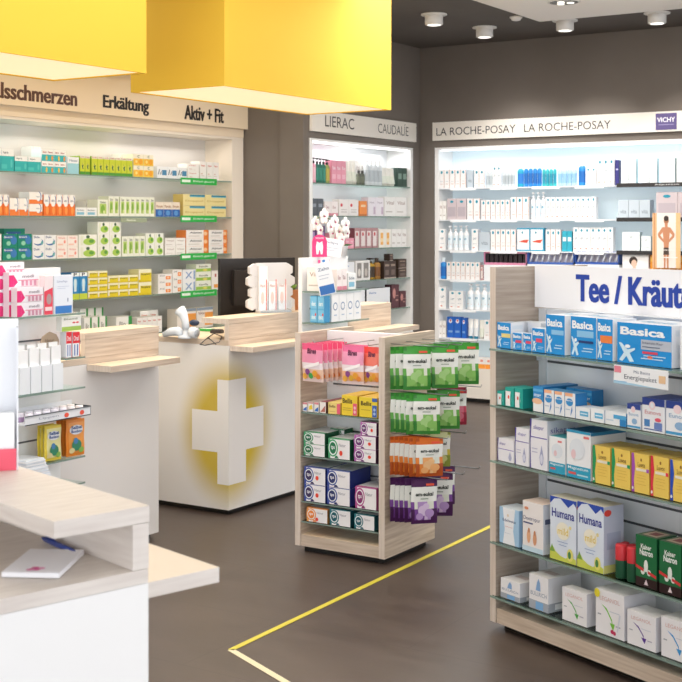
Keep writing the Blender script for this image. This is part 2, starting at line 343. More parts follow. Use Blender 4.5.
# cosmetics
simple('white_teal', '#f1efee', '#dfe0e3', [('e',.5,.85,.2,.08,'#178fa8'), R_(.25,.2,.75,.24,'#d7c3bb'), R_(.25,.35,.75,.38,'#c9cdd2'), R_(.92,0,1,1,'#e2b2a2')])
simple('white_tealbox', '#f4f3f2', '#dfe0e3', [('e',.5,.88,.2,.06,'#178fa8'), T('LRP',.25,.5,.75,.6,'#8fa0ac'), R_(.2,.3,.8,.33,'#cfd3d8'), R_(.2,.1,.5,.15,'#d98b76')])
SP['tealbottle'] = dict(f='#18a5c4', cap='#d8eef4', lab='#2c7fd0'); SP['bluebottle'] = dict(f='#1f86cf', cap='#e9f1f6', lab='#1668b8')
SP['aquabottle'] = dict(f='#2fb0b6', cap='#dff0f2', lab='#1d8fa8'); SP['paleblue'] = dict(f='#b3cfe0', cap='#eef3f6', lab='#8fbcd8')
SP['clearbottle'] = dict(f='#d7dde0', cap='#f3f4f5', lab='#b9c2c7'); SP['whitebottle'] = dict(f='#f2f3f5', cap='#f8f9fa', lab='#e6eef3', dec=[('e',.5,.4,.22,.03,'#1c8fb0')])
SP['whitepump'] = dict(f='#f1f3f5', cap='#fafbfc', lab='#e3edf3', style='pump', dec=[('e',.5,.45,.25,.04,'#2a93b4'), R_(.1,.2,.9,.25,'#d9705c')])
SP['whitetube'] = dict(f='#f2f1ef', cap='#2a93b4', lab='#e3e6e9', style='tube')
SP['greypink'] = dict(f='#cdbfc2', s='#bfb4b8', t='#d8d0d2', dec=[R_(.1,.15,.9,.6,'#b9adb4'), ('e',.5,.85,.18,.06,'#178fa8')])
simple('grey_blue', '#c2cdd6', '#aebbc6', [T('vita',.2,.3,.8,.5,'#8d9aa6')])
simple('vichy_white', '#e9eeef', '#9fb4b8', [T('V',.4,.7,.6,.8,'#a5b3b5'), R_(.2,.3,.8,.33,'#c3cdd0')])
simple('vichy_cream', '#efe9e4', '#ded5cd', [T('V',.4,.7,.6,.8,'#c4b9b0')])
simple('navy', '#33327c', '#28276a', [R_(.2,.6,.8,.66,'#b9b8dd')])
simple('cobalt', '#1d63c4', '#1a58ae', [('e',.5,.8,.25,.1,'#e9e9f2'), ('e',.5,.83,.12,.05,'#d04a3c'), R_(.2,.25,.8,.35,'#7fa9df')])
simple('orange_sun', '#eb9528', '#e08a22', [R_(0,.7,1,.85,'#f5c05b'), T('Sun',.2,.3,.8,.5,'#fbe5b8')])
simple('white_orangebottom', '#f0ecea', '#e6e2e0', [R_(0,0,1,.4,'#f09a3c'), R_(.3,.6,.7,.8,'#e59a8a')])
simple('teal_outline', '#f4f5f6', '#2a9bc0', [R_(0,0,1,.06,'#2a9bc0'), R_(0,.94,1,1,'#2a9bc0'), R_(.92,0,1,1,'#2a9bc0'), ('p',[(.1,.4),(.75,.35),(.9,.5),(.5,.48)],'#d8523e'), ('e',.4,.8,.06,.05,'#178fa8')])
simple('cobalt_teal', '#2fa8c0', '#2793aa', [R_(.15,.5,.85,.7,'#e8f2f4')])
simple('pinkbox', '#eb9cb0', '#e08da3', [T('Rose',.2,.6,.8,.75,'#f8e2e8'), R_(.15,.2,.85,.4,'#f3b9c8')])
simple('lilac_white', '#eee8ee', '#d9ccd6', [T('Hyal',.2,.65,.8,.78,'#b5a7b4'), R_(.7,.1,.95,.5,'#c9b4c6')])
simple('white_reddot', '#efe9e6', '#ded6d2', [('e',.25,.65,.12,.1,'#d8404a'), R_(.2,.2,.8,.26,'#c9bfbb'), R_(.2,.35,.8,.4,'#c9bfbb')])
simple('white_pinkfoot', '#f1e9e8', '#e2d8d6', [R_(0,0,1,.18,'#d98a9b'), T('Duo',.2,.5,.7,.7,'#b18c90')])
simple('orange_box', '#ee8f3f', '#df8336', [R_(.2,.6,.8,.75,'#f8d5ae'), R_(0,0,1,.12,'#c96f28')])
simple('grey_dark', '#4e535b', '#40444b', [R_(.2,.5,.8,.7,'#8d949e')])
simple('green_dark_tube', '#2d4a3e', '#263f35', [R_(.15,.4,.85,.7,'#7e988a')])
simple('maroon', '#5a3038', '#43242b', [('e',.35,.62,.2,.22,'#c98e86'), R_(.55,.3,.9,.36,'#b98c84'), R_(.55,.5,.9,.54,'#b98c84')])
simple('brownbox', '#4b3a33', '#39291f', [R_(.15,.7,.85,.82,'#a08d7d'), R_(.2,.2,.8,.5,'#75635a'), R_(0,0,1,.06,'#c7b7aa')])
simple('darkred_white', '#b88a8c', '#7b444c', [R_(.1,.1,.75,.85,'#e9dfdc'), ('e',.4,.7,.15,.1,'#c8434c')])
simple('orange_white', '#f1ece4', '#e2dbd2', [R_(.25,.15,.7,.8,'#f1b45c'), R_(.3,.3,.65,.5,'#f7dcae')])
simple('three_bottles', '#f0edea', '#e1ddda', [R_(.1,.12,.4,.88,'#8b8580'), R_(.55,.12,.9,.88,'#8b8580'), ('e',.25,.4,.1,.2,'#e3ddd6'), ('e',.72,.4,.1,.2,'#c9c0b6')])
simple('white_blueprint', '#eff1f4', '#27272b', [T('Avene',.1,.75,.4,.85,'#5c83bd'), ('e',.88,.2,.08,.12,'#e8563c'), R_(.1,.3,.6,.35,'#c3cfe0')])
simple('purple', '#5a3566', '#4a2a54', [R_(.2,.5,.8,.75,'#a584b5')])
SP['blackpump_green'] = dict(f='#1f6a5a', cap='#1b1b1c', lab='#2c8570', style='pump'); SP['blackpump_pink'] = dict(f='#e4a0b4', cap='#1d1a1b', lab='#efc3cf', style='pump')
SP['blackpump_olive'] = dict(f='#8c9a58', cap='#1b1b1c', lab='#b9a94f', style='pump'); SP['amberpump'] = dict(f='#b08a1e', cap='#2a1f16', lab='#3a2a18', style='pump')
SP['amberoil'] = dict(f='#a5762c', cap='#3b2718', lab='#7a4c20'); SP['darkvial'] = dict(f='#5c6154', cap='#3a3a36', lab='#6f7563'); SP['creamtube'] = dict(f='#ece9e0', cap='#dedbd0', lab='#e0e4d6', style='tube')
# display and gondola cartons
def tea(key, c, s, c2, badge):
    simple(key, c, s, [R_(.1,0,1,.97,'#f0eef0'), ('e',.22,.52,.24,.44,c), ('e',.22,.52,.19,.36,'#eef2f2'), ('e',.22,.52,.155,.3,c2), T('tps',.13,.42,.31,.64,'#f4f4f6'), T('Natur',.5,.62,.82,.78,'#8b8d98',.0), ('p',[(.3,.02),(.5,.02),(.42,.16),(.34,.14)],c2)] + ([('e',badge[0],badge[1],.075,.13,'#ec4b34')] if badge else []), t='#e4e6e8', T=[R_(0,0,1,.12,c)])
tea('h_green', '#3f9c6b', '#17633f', '#176b48', None); tea('h_green_b', '#4aa873', '#17633f', '#1f7a50', (.6,.3)); tea('h_purple', '#b25fae', '#4c1c48', '#6d2f73', (.72,.42))
tea('h_blue', '#3a50a0', '#27388a', '#27336e', None); tea('h_blue_b', '#3a50a0', '#27388a', '#3a2d5e', (.62,.4)); tea('h_pink', '#b84f92', '#a3437f', '#8c2f6e', None)
tea('h_orange', '#ee9a4c', '#c98c50', '#ef8a3a', (.5,.22)); tea('h_teal', '#17707c', '#0f4f5c', '#0f5c6a', None)
simple('tiny_blue', '#f1eeec', '#d9d2cf', [('p',[(.05,.1),(.9,.1),(.9,.55),(.3,.35)],'#2d6bb8'), R_(0,.8,1,1,'#d98a92')]); simple('tiny_yellow', '#f1eeec', '#d9d2cf', [('p',[(.1,.2),(.9,.3),(.7,.8),(.2,.6)],'#f0d23c'), R_(0,.9,1,1,'#d98a92')])
simple('tiny_brown', '#efe9e4', '#6e4a40', [('p',[(.1,.1),(.9,.1),(.9,.7),(.4,.3)],'#b0685a')], t='#a2485a')
simple('bettis_pale', '#ecd480', '#e3c765', [R_(.72,.03,1,.9,'#e8607a'), T('Bellis',.08,.55,.6,.78,'#7d5d2e'), R_(.1,.2,.6,.24,'#c7a85c')], t='#f2d878')
simple('bettis_pink', '#efd03a', '#e3b92c', [R_(.72,.02,.98,.62,'#e8607a'), T('Bellis',.06,.6,.68,.85,'#3b2e1a'), R_(.08,.35,.62,.38,'#b99b2c'), R_(.08,.25,.62,.28,'#b99b2c'), ('e',.85,.4,.07,.08,'#f6c3cd'), ('e',.85,.2,.07,.08,'#f6c3cd')], t='#f4cf52')
simple('bettis_blue', '#ead037', '#d9b52a', [R_(.72,.02,.98,.62,'#3d63b4'), R_(.72,.8,1,.98,'#3d63b4'), T('Bellis',.1,.58,.68,.8,'#3b2e1a'), R_(.1,.35,.62,.38,'#b99b2c'), ('e',.85,.4,.07,.08,'#a9bfe4'), ('e',.85,.2,.07,.08,'#a9bfe4')], t='#f4cf52')
def basica(key, badge, bu=(.32,.42,.98,.58), extra=(), txt='Basica', man=True):
    d = [T(txt,.06,.7,.88,.9,'#f7f9fb',.035), R_(*bu, badge)]
    if man: d += [('e',.2,.42,.05,.045,'#eef6fb'), ('p',[(.03,.5),(.08,.5),(.2,.34),(.34,.4),(.34,.35),(.24,.26),(.32,.06),(.24,.04),(.18,.18),(.1,.04),(.04,.07),(.13,.26)],'#cfe9f7')]
    d += [R_(.5,.22,.9,.245,'#bfe2f5'), R_(.45,.15,.85,.175,'#bfe2f5')]
    simple(key, '#1491da', '#e9edf3', d+list(extra), [R_(.1,.75,.9,.9,'#dbe4ee'), R_(.15,.2,.85,.55,'#dde3ea')], t='#e8eff5', T=[T('Basica',.2,.3,.8,.6,'#9cc9e6')])
basica('basica_yellow', '#e7d68a'); basica('basica_red', '#e24a68'); basica('basica_redbig', '#e24a68', (.3,.42,.8,.58)); basica('basica_tall', '#8cc5ec', (.3,.5,.95,.62))
basica('basica_aqua', '#8cc5ec', (.25,.5,.9,.66), [R_(.32,.36,.9,.42,'#1d3a78')]); basica('basica_orange', '#f08544', (.2,.42,.98,.6), man=True)
basica('basica_big', '#b9c0cc', (.45,.38,1,.62), [T('Intensiv-Kur',.48,.52,.85,.58,'#4d5a74',.0), R_(.48,.44,.8,.46,'#6a7690'), R_(.48,.28,.76,.34,'#d7455c'), ('e',.62,.2,.05,.04,'#e06a4c'), T('Basenpulver',.5,.15,.85,.19,'#e4f2fa',.0)])
simple('basica_white', '#eff0f3', '#e2e5ea', [T('Basica',.2,.6,.8,.75,'#c9d6e4'), R_(.2,.2,.8,.3,'#dde2ea')], t='#eff3f7')
simple('teal_pack', '#22a99c', '#1b958a', [R_(.05,.03,.72,.8,'#f1f2f2'), ('e',.4,.5,.1,.1,'#e0533e'), ('p',[(.62,.0),(.78,.0),(.7,.4),(.8,.8),(.66,.8),(.58,.4)],'#22a99c')], t='#35b8ac')
simple('multi_orange', '#eef0f3', '#2f83c4', [R_(0,.86,.75,1,'#f2b68e'), ('e',.45,.62,.35,.16,'#3a92d2'), T('Magnes',.1,.64,.75,.72,'#eef5fa'), ('p',[(.55,.05),(.75,.3),(.7,.5),(.62,.3)],'#3a7fc4'), R_(.1,.3,.5,.34,'#b6c7da')], t='#4a9bd2')
simple('multi_blue', '#2a8ed0', '#2479b4', [R_(0,0,1,.42,'#eef0f2'), ('e',.4,.42,.5,.12,'#f2c39c'), T('mag',.1,.55,.8,.7,'#d9ecf8'), R_(0,.8,1,.9,'#5fb0e0')], t='#2f86c4')
simple('flat_blueband', '#eff2f4', '#e2e7ec', [R_(.3,.3,.9,.7,'#5fb4dc'), R_(.35,.45,.85,.55,'#d8edf7')], t='#f2f5f7'); simple('flat_blueend', '#eff2f4', '#2f8ac4', [R_(.4,.5,1,.8,'#4fa8d8'), R_(.7,0,1,.5,'#2a84c4'), R_(.05,.3,.4,.4,'#c9d8e4')], t='#f2f5f7')
simple('navy_lid', '#f0f1f4', '#dfe2ea', [R_(0,.78,1,1,'#2b4494'), ('e',.45,.78,.14,.13,'#f2d9dc'), ('e',.45,.79,.08,.08,'#eef0f4'), T('Eunova',.12,.52,.85,.64,'#d9a8ac'), R_(.1,.15,.35,.36,'#4a84bf'), R_(.55,.1,.9,.3,'#6f88c4'), ('e',.72,.38,.14,.06,'#e0566a'), R_(.1,.06,.9,.09,'#4a62a4')], t='#2f479a')
simple('navy_lid_plain', '#f0f1f4', '#dfe2ea', [R_(0,.78,1,1,'#2b4494'), ('e',.45,.78,.16,.13,'#f2d9dc'), T('Eunova',.12,.52,.85,.64,'#9db6d0'), ('e',.55,.3,.2,.12,'#8fb4d8'), R_(0,.04,1,.12,'#4aa0d0')], t='#2f479a')
simple('sikapur', '#eeedf2', '#e4e4ec', [('p',[(0,0),(.05,0),(.02,.5),(.09,1),(0,1)],'#45389a'), T('sikapur',.2,.78,.8,.89,'#5b4fa6',.0), R_(.05,.63,1,.65,'#6d5bb0'), ('p',[(.68,.5),(.8,.25),(.76,.12),(.68,.08),(.6,.12),(.56,.25)],'#a9adcf'), ('e',.68,.22,.08,.1,'#dcdeee'), R_(.12,.4,.45,.42,'#c3c2d8'), R_(.12,.33,.45,.35,'#c3c2d8')], [T('sikapur',.1,.72,.9,.86,'#6f68a8',.0)], t='#f1eff2')
simple('sikapur_flat', '#eeedf2', '#e4e4ec', [('p',[(0,0),(.04,0),(.02,.5),(.06,1),(0,1)],'#45389a'), T('sikapur',.12,.68,.5,.84,'#5b4fa6',.0), R_(.04,.52,1,.55,'#8c78c4'), ('p',[(.78,.48),(.88,.22),(.84,.1),(.78,.07),(.72,.1),(.68,.22)],'#b4b7d4')], t='#f4f2f4')
simple('teal_white_big', '#f0f2f4', '#dfe2e6', [R_(0,0,1,.26,'#2aa0c2'), T('Magnesium',.06,.16,.9,.24,'#e6f4f8',.01), R_(.08,.07,.4,.12,'#e05a5a'), R_(.45,.06,.9,.09,'#bfe3ee'), R_(0,.95,1,1,'#2b9cc4'), ('e',.45,.62,.32,.22,'#e2e8ee'), ('e',.3,.5,.1,.1,'#e9c9cd'), R_(.72,.86,.95,.91,'#e07a7a')], [R_(0,.93,1,1,'#2579a4'), R_(.2,.3,.8,.6,'#d2d6dc')], t='#1f6c9c')
simple('teal_lid', '#f0f2f4', '#dfe2e6', [R_(0,0,1,.3,'#2aa0c2'), T('Magnesium',.08,.2,.9,.28,'#e6f4f8',.01), R_(.08,.1,.4,.15,'#e05a5a'), ('e',.5,.62,.35,.2,'#e2e8ee'), ('e',.4,.55,.1,.08,'#e9c9cd'), R_(.55,.86,.8,.91,'#e07a7a')], t='#3aa6b0')
def luvos(key, c): simple(key, '#efcd62', '#e2bc50', [('p',[(0,0),(.16,0),(.13,.3),(.2,.65),(.13,1),(0,1)],c), ('e',.55,.85,.05,.04,'#9a6a2a'), T('Luvos',.36,.67,.78,.79,'#6b4420',.0), R_(.26,.56,.98,.63,'#efe6cf'), R_(.85,.55,1,.64,c), R_(.3,.45,.8,.46,'#d3ad48'), R_(.3,.38,.85,.39,'#d3ad48'), R_(.3,.3,.75,.31,'#d3ad48'), R_(.3,.22,.85,.23,'#d3ad48'), ('e',.08,.1,.05,.04,'#f2f2ee')], [R_(0,0,1,1,'#d9b24a')], t='#e3c05a')
luvos('luvos_green', '#1f9a5c'); luvos('luvos_purple', '#a850b4'); luvos('luvos_red', '#e03448'); luvos('luvos_blue', '#2450b8')
simple('edelweiss', '#a9cdea', '#9fc4e4', [('p',[(.18,0),(.82,0),(.72,.4),(.82,1),(.18,1),(.28,.4)],'#f1f4f8'), T('Edelweiss',.18,.62,.85,.7,'#2f4680',.01), ('e',.45,.8,.05,.04,'#e8d9c2'), R_(.3,.48,.7,.49,'#d89a9a'), R_(.3,.3,.6,.31,'#b9c7d8')], t='#e4eef5')
simple('dextropur', '#f1ecea', '#d9dde4', [T('Dextropur',.04,.6,.86,.7,'#38406f',.0), R_(.04,.55,.5,.58,'#454f80'), ('e',.3,.3,.09,.14,'#e8b088'), ('e',.6,.27,.09,.13,'#ddA27c'), ('e',.32,.42,.05,.05,'#c98a62'), ('e',.6,.39,.05,.05,'#c98a62'), R_(0,0,1,.1,'#c7ddea'), ('e',.2,.86,.1,.03,'#e0926a')], [R_(.1,.6,.9,.7,'#5c6484'), R_(.15,.2,.85,.5,'#cdd3dc')], t='#f3ddd0')
simple('humana', '#dfe8f4', '#c3c9da', [('p',[(0,1),(0,.88),(.16,.97),(.4,.99),(.55,.93),(.7,.87),(.9,.96),(1,.9),(1,1)],'#2a4cae'), T('Humana',.07,.68,.93,.82,'#25308f',.02), ('e',.5,.48,.26,.14,'#f3eeda'), T('mild',.3,.42,.7,.53,'#e6cb62',.01), ('e',.78,.56,.05,.03,'#efe0a0'), ('p',[(0,.16),(.12,.2),(.22,.13),(.4,.08),(.6,.06),(.8,.12),(1,.08),(1,0),(0,0)],'#cfd65a'), ('p',[(0,.12),(.08,.24),(.2,.12)],'#7fa848'), ('e',.78,.13,.12,.1,'#e6df7a'), ('e',.76,.13,.06,.06,'#4a8a4c'), R_(.35,.25,.65,.26,'#8ba4cc'), R_(.3,.3,.7,.31,'#8ba4cc')], [('e',.2,.9,.18,.05,'#e8483c'), R_(.15,.35,.85,.6,'#adb6cd'), R_(0,0,1,.12,'#d6d07a')], t='#e8e2cf')
simple('natron', '#15683c', '#105531', [R_(0,0,1,.18,'#2a1418'), T('Kaiser',.25,.74,.75,.84,'#eef2ee',.02), T('Natron',.2,.62,.82,.74,'#eef2ee',.03), ('e',.5,.42,.1,.12,'#e5ebe4'), ('e',.35,.3,.1,.06,'#dfe6de'), ('e',.65,.3,.1,.06,'#dfe6de'), ('p',[(0,.42),(.4,.36),(.4,.3),(0,.36)],'#d23a3c'), ('p',[(.6,.34),(1,.28),(1,.22),(.6,.28)],'#d23a3c'), ('p',[(.42,.05),(.62,.05),(.52,.16)],'#e5d4d8')], [R_(0,0,1,.18,'#2a1418')], t='#3c5c40', T=[R_(.15,.15,.85,.85,'#b9a48f'), R_(.3,.3,.7,.7,'#7a3a3c')])
simple('bullrich', '#efeef0', '#e2e2e6', [T('BULLRICH',.08,.4,.92,.52,'#8a97ac',.0), ('p',[(.35,.56),(.6,.56),(.58,.8),(.5,.92),(.42,.8)],'#8bb0dc'), R_(0,0,1,.26,'#aab0ba'), R_(.35,.02,.75,.24,'#7fb2e2')], [R_(0,0,1,.26,'#a4aab4'), R_(.2,.06,.8,.22,'#e9ebee')], t='#f1eeee', T=[R_(.2,.3,.8,.5,'#d5c6c4')])
def arrow(key, c, extra=()): simple(key, '#f0eef0', '#dcdadf', [('p',[(.2,.68),(.4,.6),(.58,.38),(.62,.2),(.55,.36),(.4,.54)],c), ('p',[(.5,.3),(.68,.3),(.62,.14)],c), T('LEGANOL',.15,.76,.85,.86,'#dcb8b2',.0), R_(.08,.42,.2,.45,'#a9adb4'), R_(.72,.25,.88,.28,'#b9b4c4'), R_(.5,.55,.85,.57,'#cfd3dc')]+list(extra), t='#f2efef')
arrow('arrow_green', '#5aae54'); arrow('arrow_green_big', '#7ac23c', [('e',.06,.9,.1,.1,'#ecdc3c'), ('e',.6,.12,.06,.05,'#c22f5a'), ('e',.68,.1,.05,.045,'#c22f5a'), ('p',[(.8,.15),(.9,.55),(.84,.55),(.76,.15)],'#dadde6')]); arrow('arrow_purple', '#5a2f94'); arrow('arrow_blue', '#3d9bdb')
SP['redlid'] = dict(f='#1c5236', cap='#cf2f38', lab='#2a6a46', style='jar', dec=[R_(.15,.12,.85,.5,'#5a8a6a')])
# candy bags
def herb(key, top, mid, low, dark, berry, badge=True):
    def col(u, v):
        hsh = (int(u*97)*31+int(v*89)*17+len(key)) % 7
        if v > .93: return dark if (u < .1 or u > .9) else top
        if v > .80: return top
        if v > .46: return '#eef0ea' if .06 < u < .94 else mid
        if v > .34: return ('#e6eadb' if hsh < 4 else mid) if .1 < u < .9 else low
        if v > .1: return ([low, mid, low, berry, mid, dark, mid][hsh]) if .08 < u < .92 else dark
        return dark
    dec = [('e',.45,.3,.2,.12,berry), ('e',.68,.24,.18,.1,mid), ('e',.3,.17,.14,.08,mid), ('e',.56,.4,.12,.07,berry), T('em-eukal',.16,.63,.84,.72,'#22302a',.03), R_(.35,.56,.65,.58,'#8b9a8a')]
    if badge: dec.append(R_(.55,.86,.86,.91,'#e2553a'))
    SP[key] = dict(col=col, dec=dec, rim=dark)
herb('herb_green', '#3f9e36', '#8cc465', '#5fa942', '#2f7f2c', '#a8d486'); herb('herb_red', '#b3304a', '#d9748a', '#c7405a', '#8f2038', '#e89aa6')
herb('herb_orange', '#d9702a', '#f0b070', '#e8893a', '#b24f1a', '#f4c48c'); herb('herb_yellow', '#dde0a8', '#cfd08a', '#c9b83c', '#8f9a3c', '#e8df8a', False)
herb('herb_purple', '#4f2558', '#b896cc', '#7d4a9c', '#43184c', '#dcc6e4')
def fruit(key, top, mid, low):
    def col(u, v):
        if v > .8: return top
        if v > .5: return mid
        if v > .34: return '#f3e6ea'
        if v > .05: return low
        return '#efd6d2'
    SP[key] = dict(col=col, rim='#f0d9d6', dec=[T('Bären',.3,.74,.72,.88,'#5b1f44',.03), ('e',.3,.26,.12,.08,'#8a4a8c'), ('e',.45,.16,.11,.08,'#e3b03c' if low != '#f0c9b0' else '#4caf58'), ('e',.66,.22,.13,.09,'#f0a838'), ('e',.8,.15,.1,.07,'#ee8f3c'), ('e',.15,.14,.12,.08,'#f0b44a'), ('p',[(.15,.4),(.9,.55),(.88,.46),(.2,.34)],'#faf4f4')])
fruit('fruit_pink', '#ea5a86', '#f19ab8', '#f0c9b0'); fruit('fruit_rose', '#ec6f9e', '#f2a0c0', '#efb890'); fruit('fruit_red', '#ea5248', '#f07a66', '#f2b070')
def kids(key, c, c2):
    SP[key] = dict(col=lambda u, v: c if (v > .9 or v < .08 or u < .1) else c2, rim=c, dec=[('e',.5,.72,.36,.13,'#f0eef0'), T('Salbei',.22,.74,.8,.83,'#2f5a94',.03), T('Bonbon',.22,.64,.8,.72,'#2f5a94',.03), ('e',.5,.3,.26,.16,'#3d8c6a'), ('e',.45,.42,.12,.09,'#4f86b8'), ('e',.25,.16,.14,.08,'#e9d8a0'), ('e',.75,.16,.14,.08,'#8fbf5a')])
kids('kids_orange', '#ea8a2c', '#f0a050'); kids('kids_yellow', '#e9cf4c', '#ece6a6')
# ------------------------------------------------------------------ the setting
def struct(name, b, loc=(0,0,0)):
    o = b.build(name, None, loc); o['kind'] = 'structure'; return o
CZ = 3.215
b = MB(); b.box(-9, 4, -3, 12, -.1, 0, brick_floor()); struct('floor', b)
b = MB(); b.box(-9, 1.6, -3, 12, CZ, CZ+.1, CEILG); struct('ceiling', b)
b = MB(); b.box(-6.75, -6.66, -3, 8.42, 0, CZ, mat('#e9d3b4', .6)); struct('wall_left', b)
b = MB()
LX, AY = -5.761, 8.42
# grey pier and the wall with the first niche (normal +x)
b.box(-6.75, -5.99, AY, AY+.06, 0, CZ, GREYWALL); b.box(-5.988, LX, AY-.02, AY+.06, 0, CZ, GREYWALL)
b.box(-6.1, LX, AY+.061, 10.7, 2.29, CZ, GREYWALL); b.box(-6.1, LX, 10.165, 10.7, 0, 2.289, GREYWALL); b.box(-6.1, -6.05, AY+.061, 10.164, 0, 2.289, GREYWALL)
struct('wall_pier', b)
b = MB()
BY = 10.3
b.box(LX+.001, 4, BY, 10.7, 2.295, CZ, GREYWALL); b.box(LX+.001, -5.612, BY, 10.7, 0, 2.294, GREYWALL); b.box(-5.611, 4, 10.64, 10.7, 0, 2.294, GREYWALL)
b.box(-2.2, 4, BY, 10.63, 0, 2.294, GREYWALL)
struct('wall_back', b)
b = MB(); b.box(-4.07, 1.6, -2, 9.17, CZ-.05, CZ-.002, mat('#ece6e0', .6)); struct('ceiling_raft', b)
YEL = mat('#d6c93f', .5)
b = MB(); b.prism([(-2.962, 3.82), (-2.937, 3.82), (-3.003, 6.9), (-3.03, 6.9)], .0005, .002, YEL)
tag(b.build('floor_stripe'), 'long thin yellow stripe taped along the dark floor past the central display', 'floor marking', 'yellow floor stripes')
b = MB(); x0, y0, x1, y1 = -2.945, 3.835, -2.2, 3.50
nx, ny = (y1-y0), -(x1-x0); l = math.hypot(nx, ny); nx, ny = nx/l*.027, ny/l*.027
b.prism([(x0, y0), (x0+nx, y0+ny), (x1+nx, y1+ny), (x1, y1)], .0005, .002, mat('#e8dcb8', .5))
tag(b.build('floor_stripe'), 'short pale stripe turning off at the near end of the yellow stripe', 'floor marking', 'yellow floor stripes')
# ------------------------------------------------------------------ wall shelf units
def shelf_unit(name, fr, s0, s1, ztop, depth, zs, label, ext=.04, frame=WHITE, base=None, back=BACKP, glassm=GLASS, led=None, lip=0.0, topframe=None):
    r = empty('wall_shelf_unit', fr.world(s0, 0, 0), fr.ang); W = s1-s0; tag(r, label, 'shelf unit', 'lit shelf units set in the walls')
    b = MB(); b.box(0, W, depth, depth+.018, 0, ztop, back); b.build('back_panel', r)
    for xa, xb in ((-ext, 0), (W, W+ext)):
        b = MB(); b.box(xa, xb, -.004, depth+.018, 0, ztop, frame); b.build('side_panel', r)
    b = MB(); b.box(-ext, W+ext, -.004, depth+.018, ztop+.001, ztop+.02, frame); b.build('top_panel', r)
    for z in zs:
        b = MB(); b.box(.001, W-.001, -lip, depth-.001, z-.009, z, glassm, front=GEDGE if glassm is GLASS else None); b.build('glass_shelf' if glassm is GLASS else 'shelf', r)
    if base:
        b = MB(); b.box(-ext, W+ext, -.012, -.005, .04, base, OFFW)
        n = max(1, round(W/.9))
        b.build('drawer_front', r); b = MB(); b.box(-ext, W+ext, .0, depth, base-.02, base, OFFW); b.build('base_top', r)
        b = MB(); b.box(-ext, W+ext, .04, .05, 0, .04, mat('#1c1a19')); b.build('plinth', r)
    if led:
        b = MB(); b.box(.01, W-.01, .02, .045, ztop-.012, ztop-.001, mat(led[0], .5, emit=led[1])); b.build('light_strip', r)
    return r
def area(name, loc, rot, sx, sy, power, col=(1, 1, 1), spread=None):
    l = bpy.data.lights.new(name, 'AREA'); l.shape = 'RECTANGLE'; l.size = sx; l.size_y = sy; l.energy = power; l.color = col
    if spread: l.spread = spread
    o = bpy.data.objects.new(name, l); C.objects.link(o); o.location = loc; o.rotation_euler = rot; return o
def sign(parent, name, x0, x1, z0, z1, y, th, m, texts, tm=None):
    b = MB(); b.box(x0, x1, y, y+th, z0, z1, m); o = b.build(name, parent)
    for i, t in enumerate(texts):
        tx, a0, a1, c0, c1, col, bold = t[:7]
        b = MB(); b.decal(lambda u, v, k: (u, y-.0012*k, v), [('t', tx, a0, c0, a1, c1, mat(col, .4), bold, t[7] if len(t) > 7 else 0)]); b.build('lettering', o)
    return o
AK = Frame((-6.367, 0), 90); ZA = [1.947, 1.655, 1.362, 1.072, .785]
ak = shelf_unit('a', AK, 4.3, 8.26, 2.285, .275, ZA, 'long cream shelf unit with glass shelves of medicine boxes on left wall', ext=.15, frame=mat('#efe4d6', .45), back=mat('#d9d5d2', .5))
CRM = mat('#efdcc0', .5)
sg = sign(ak, 'sign_board', -.2, 8.42-4.3-.002, 2.375, 2.64, -.045, .04, CRM,
  [('Halsschmerzen', AK.s(-23)-4.3, AK.s(72)-4.3, AK.z(72, 106.7), AK.z(72, 91.5), '#5a3a34', .015, .005), ('Erkältung', AK.s(98.5)-4.3, AK.s(144)-4.3, AK.z(144, 116.5), AK.z(98.5, 95), '#1f1a1c', .015, .009), ('Aktiv + Fit', AK.s(180)-4.3, AK.s(219)-4.3, AK.z(180, 119.5), AK.z(180, 105), '#1f1a1c', .015, .009)])
b = MB(); b.box(-.15, 8.41-4.3, -.008, .29, 2.306, 3.2, mat('#eddcc4', .5)); b.build('fascia', ak)
LI = Frame((LX, 0), 90); ZL = [1.935, 1.668, 1.392, 1.117, .85]
li = shelf_unit('l', LI, 8.53, 10.12, 2.27, .25, ZL, 'narrow white niche unit with glass shelves of cosmetics beside the grey pier', ext=.04, base=.62, led=('#ffffff', 2))
sign(li, 'sign_board', 8.483-8.53, 10.178-8.53, 2.345, 2.515, -.03, .025, OFFW,
  [('LIERAC', LI.s(322)-8.53, LI.s(351)-8.53, 2.392, 2.482, '#3a3636', .0), ('CAUDALÍE', LI.s(375)-8.53, LI.s(405.5)-8.53, 2.39, 2.494, '#3a3636', -.005)])
LR = Frame((0, BY), 0); ZR = [1.925, 1.638, 1.362, 1.098, .828, .568]
lr = shelf_unit('r', LR, -5.565, -2.3, 2.275, .27, ZR, 'wide white backlit niche unit of skin care bottles on rear wall', ext=.04, base=.305, glassm=mat('#eef0f2', .4), back=mat('#d9e8ef', .6, emit=.22), led=('#eaf6ff', 1.2), lip=.004)
X0 = -5.565
sign(lr, 'sign_board', -5.615-X0, -2.35-X0, 2.358, 2.524, -.03, .025, OFFW,
  [('LA ROCHE-POSAY', LR.s(438)-X0, LR.s(517)-X0, 2.402, 2.472, '#3a3838', .0), ('LA ROCHE-POSAY', LR.s(525.5)-X0, LR.s(612)-X0, 2.402, 2.472, '#3a3838', .0)])
b = MB(); b.box(LR.s(657)-X0, LR.s(678)-X0, -.034, -.0305, 2.373, 2.508, mat('#5c4f86', .4)); vb = b.build('brand_plate', lr)
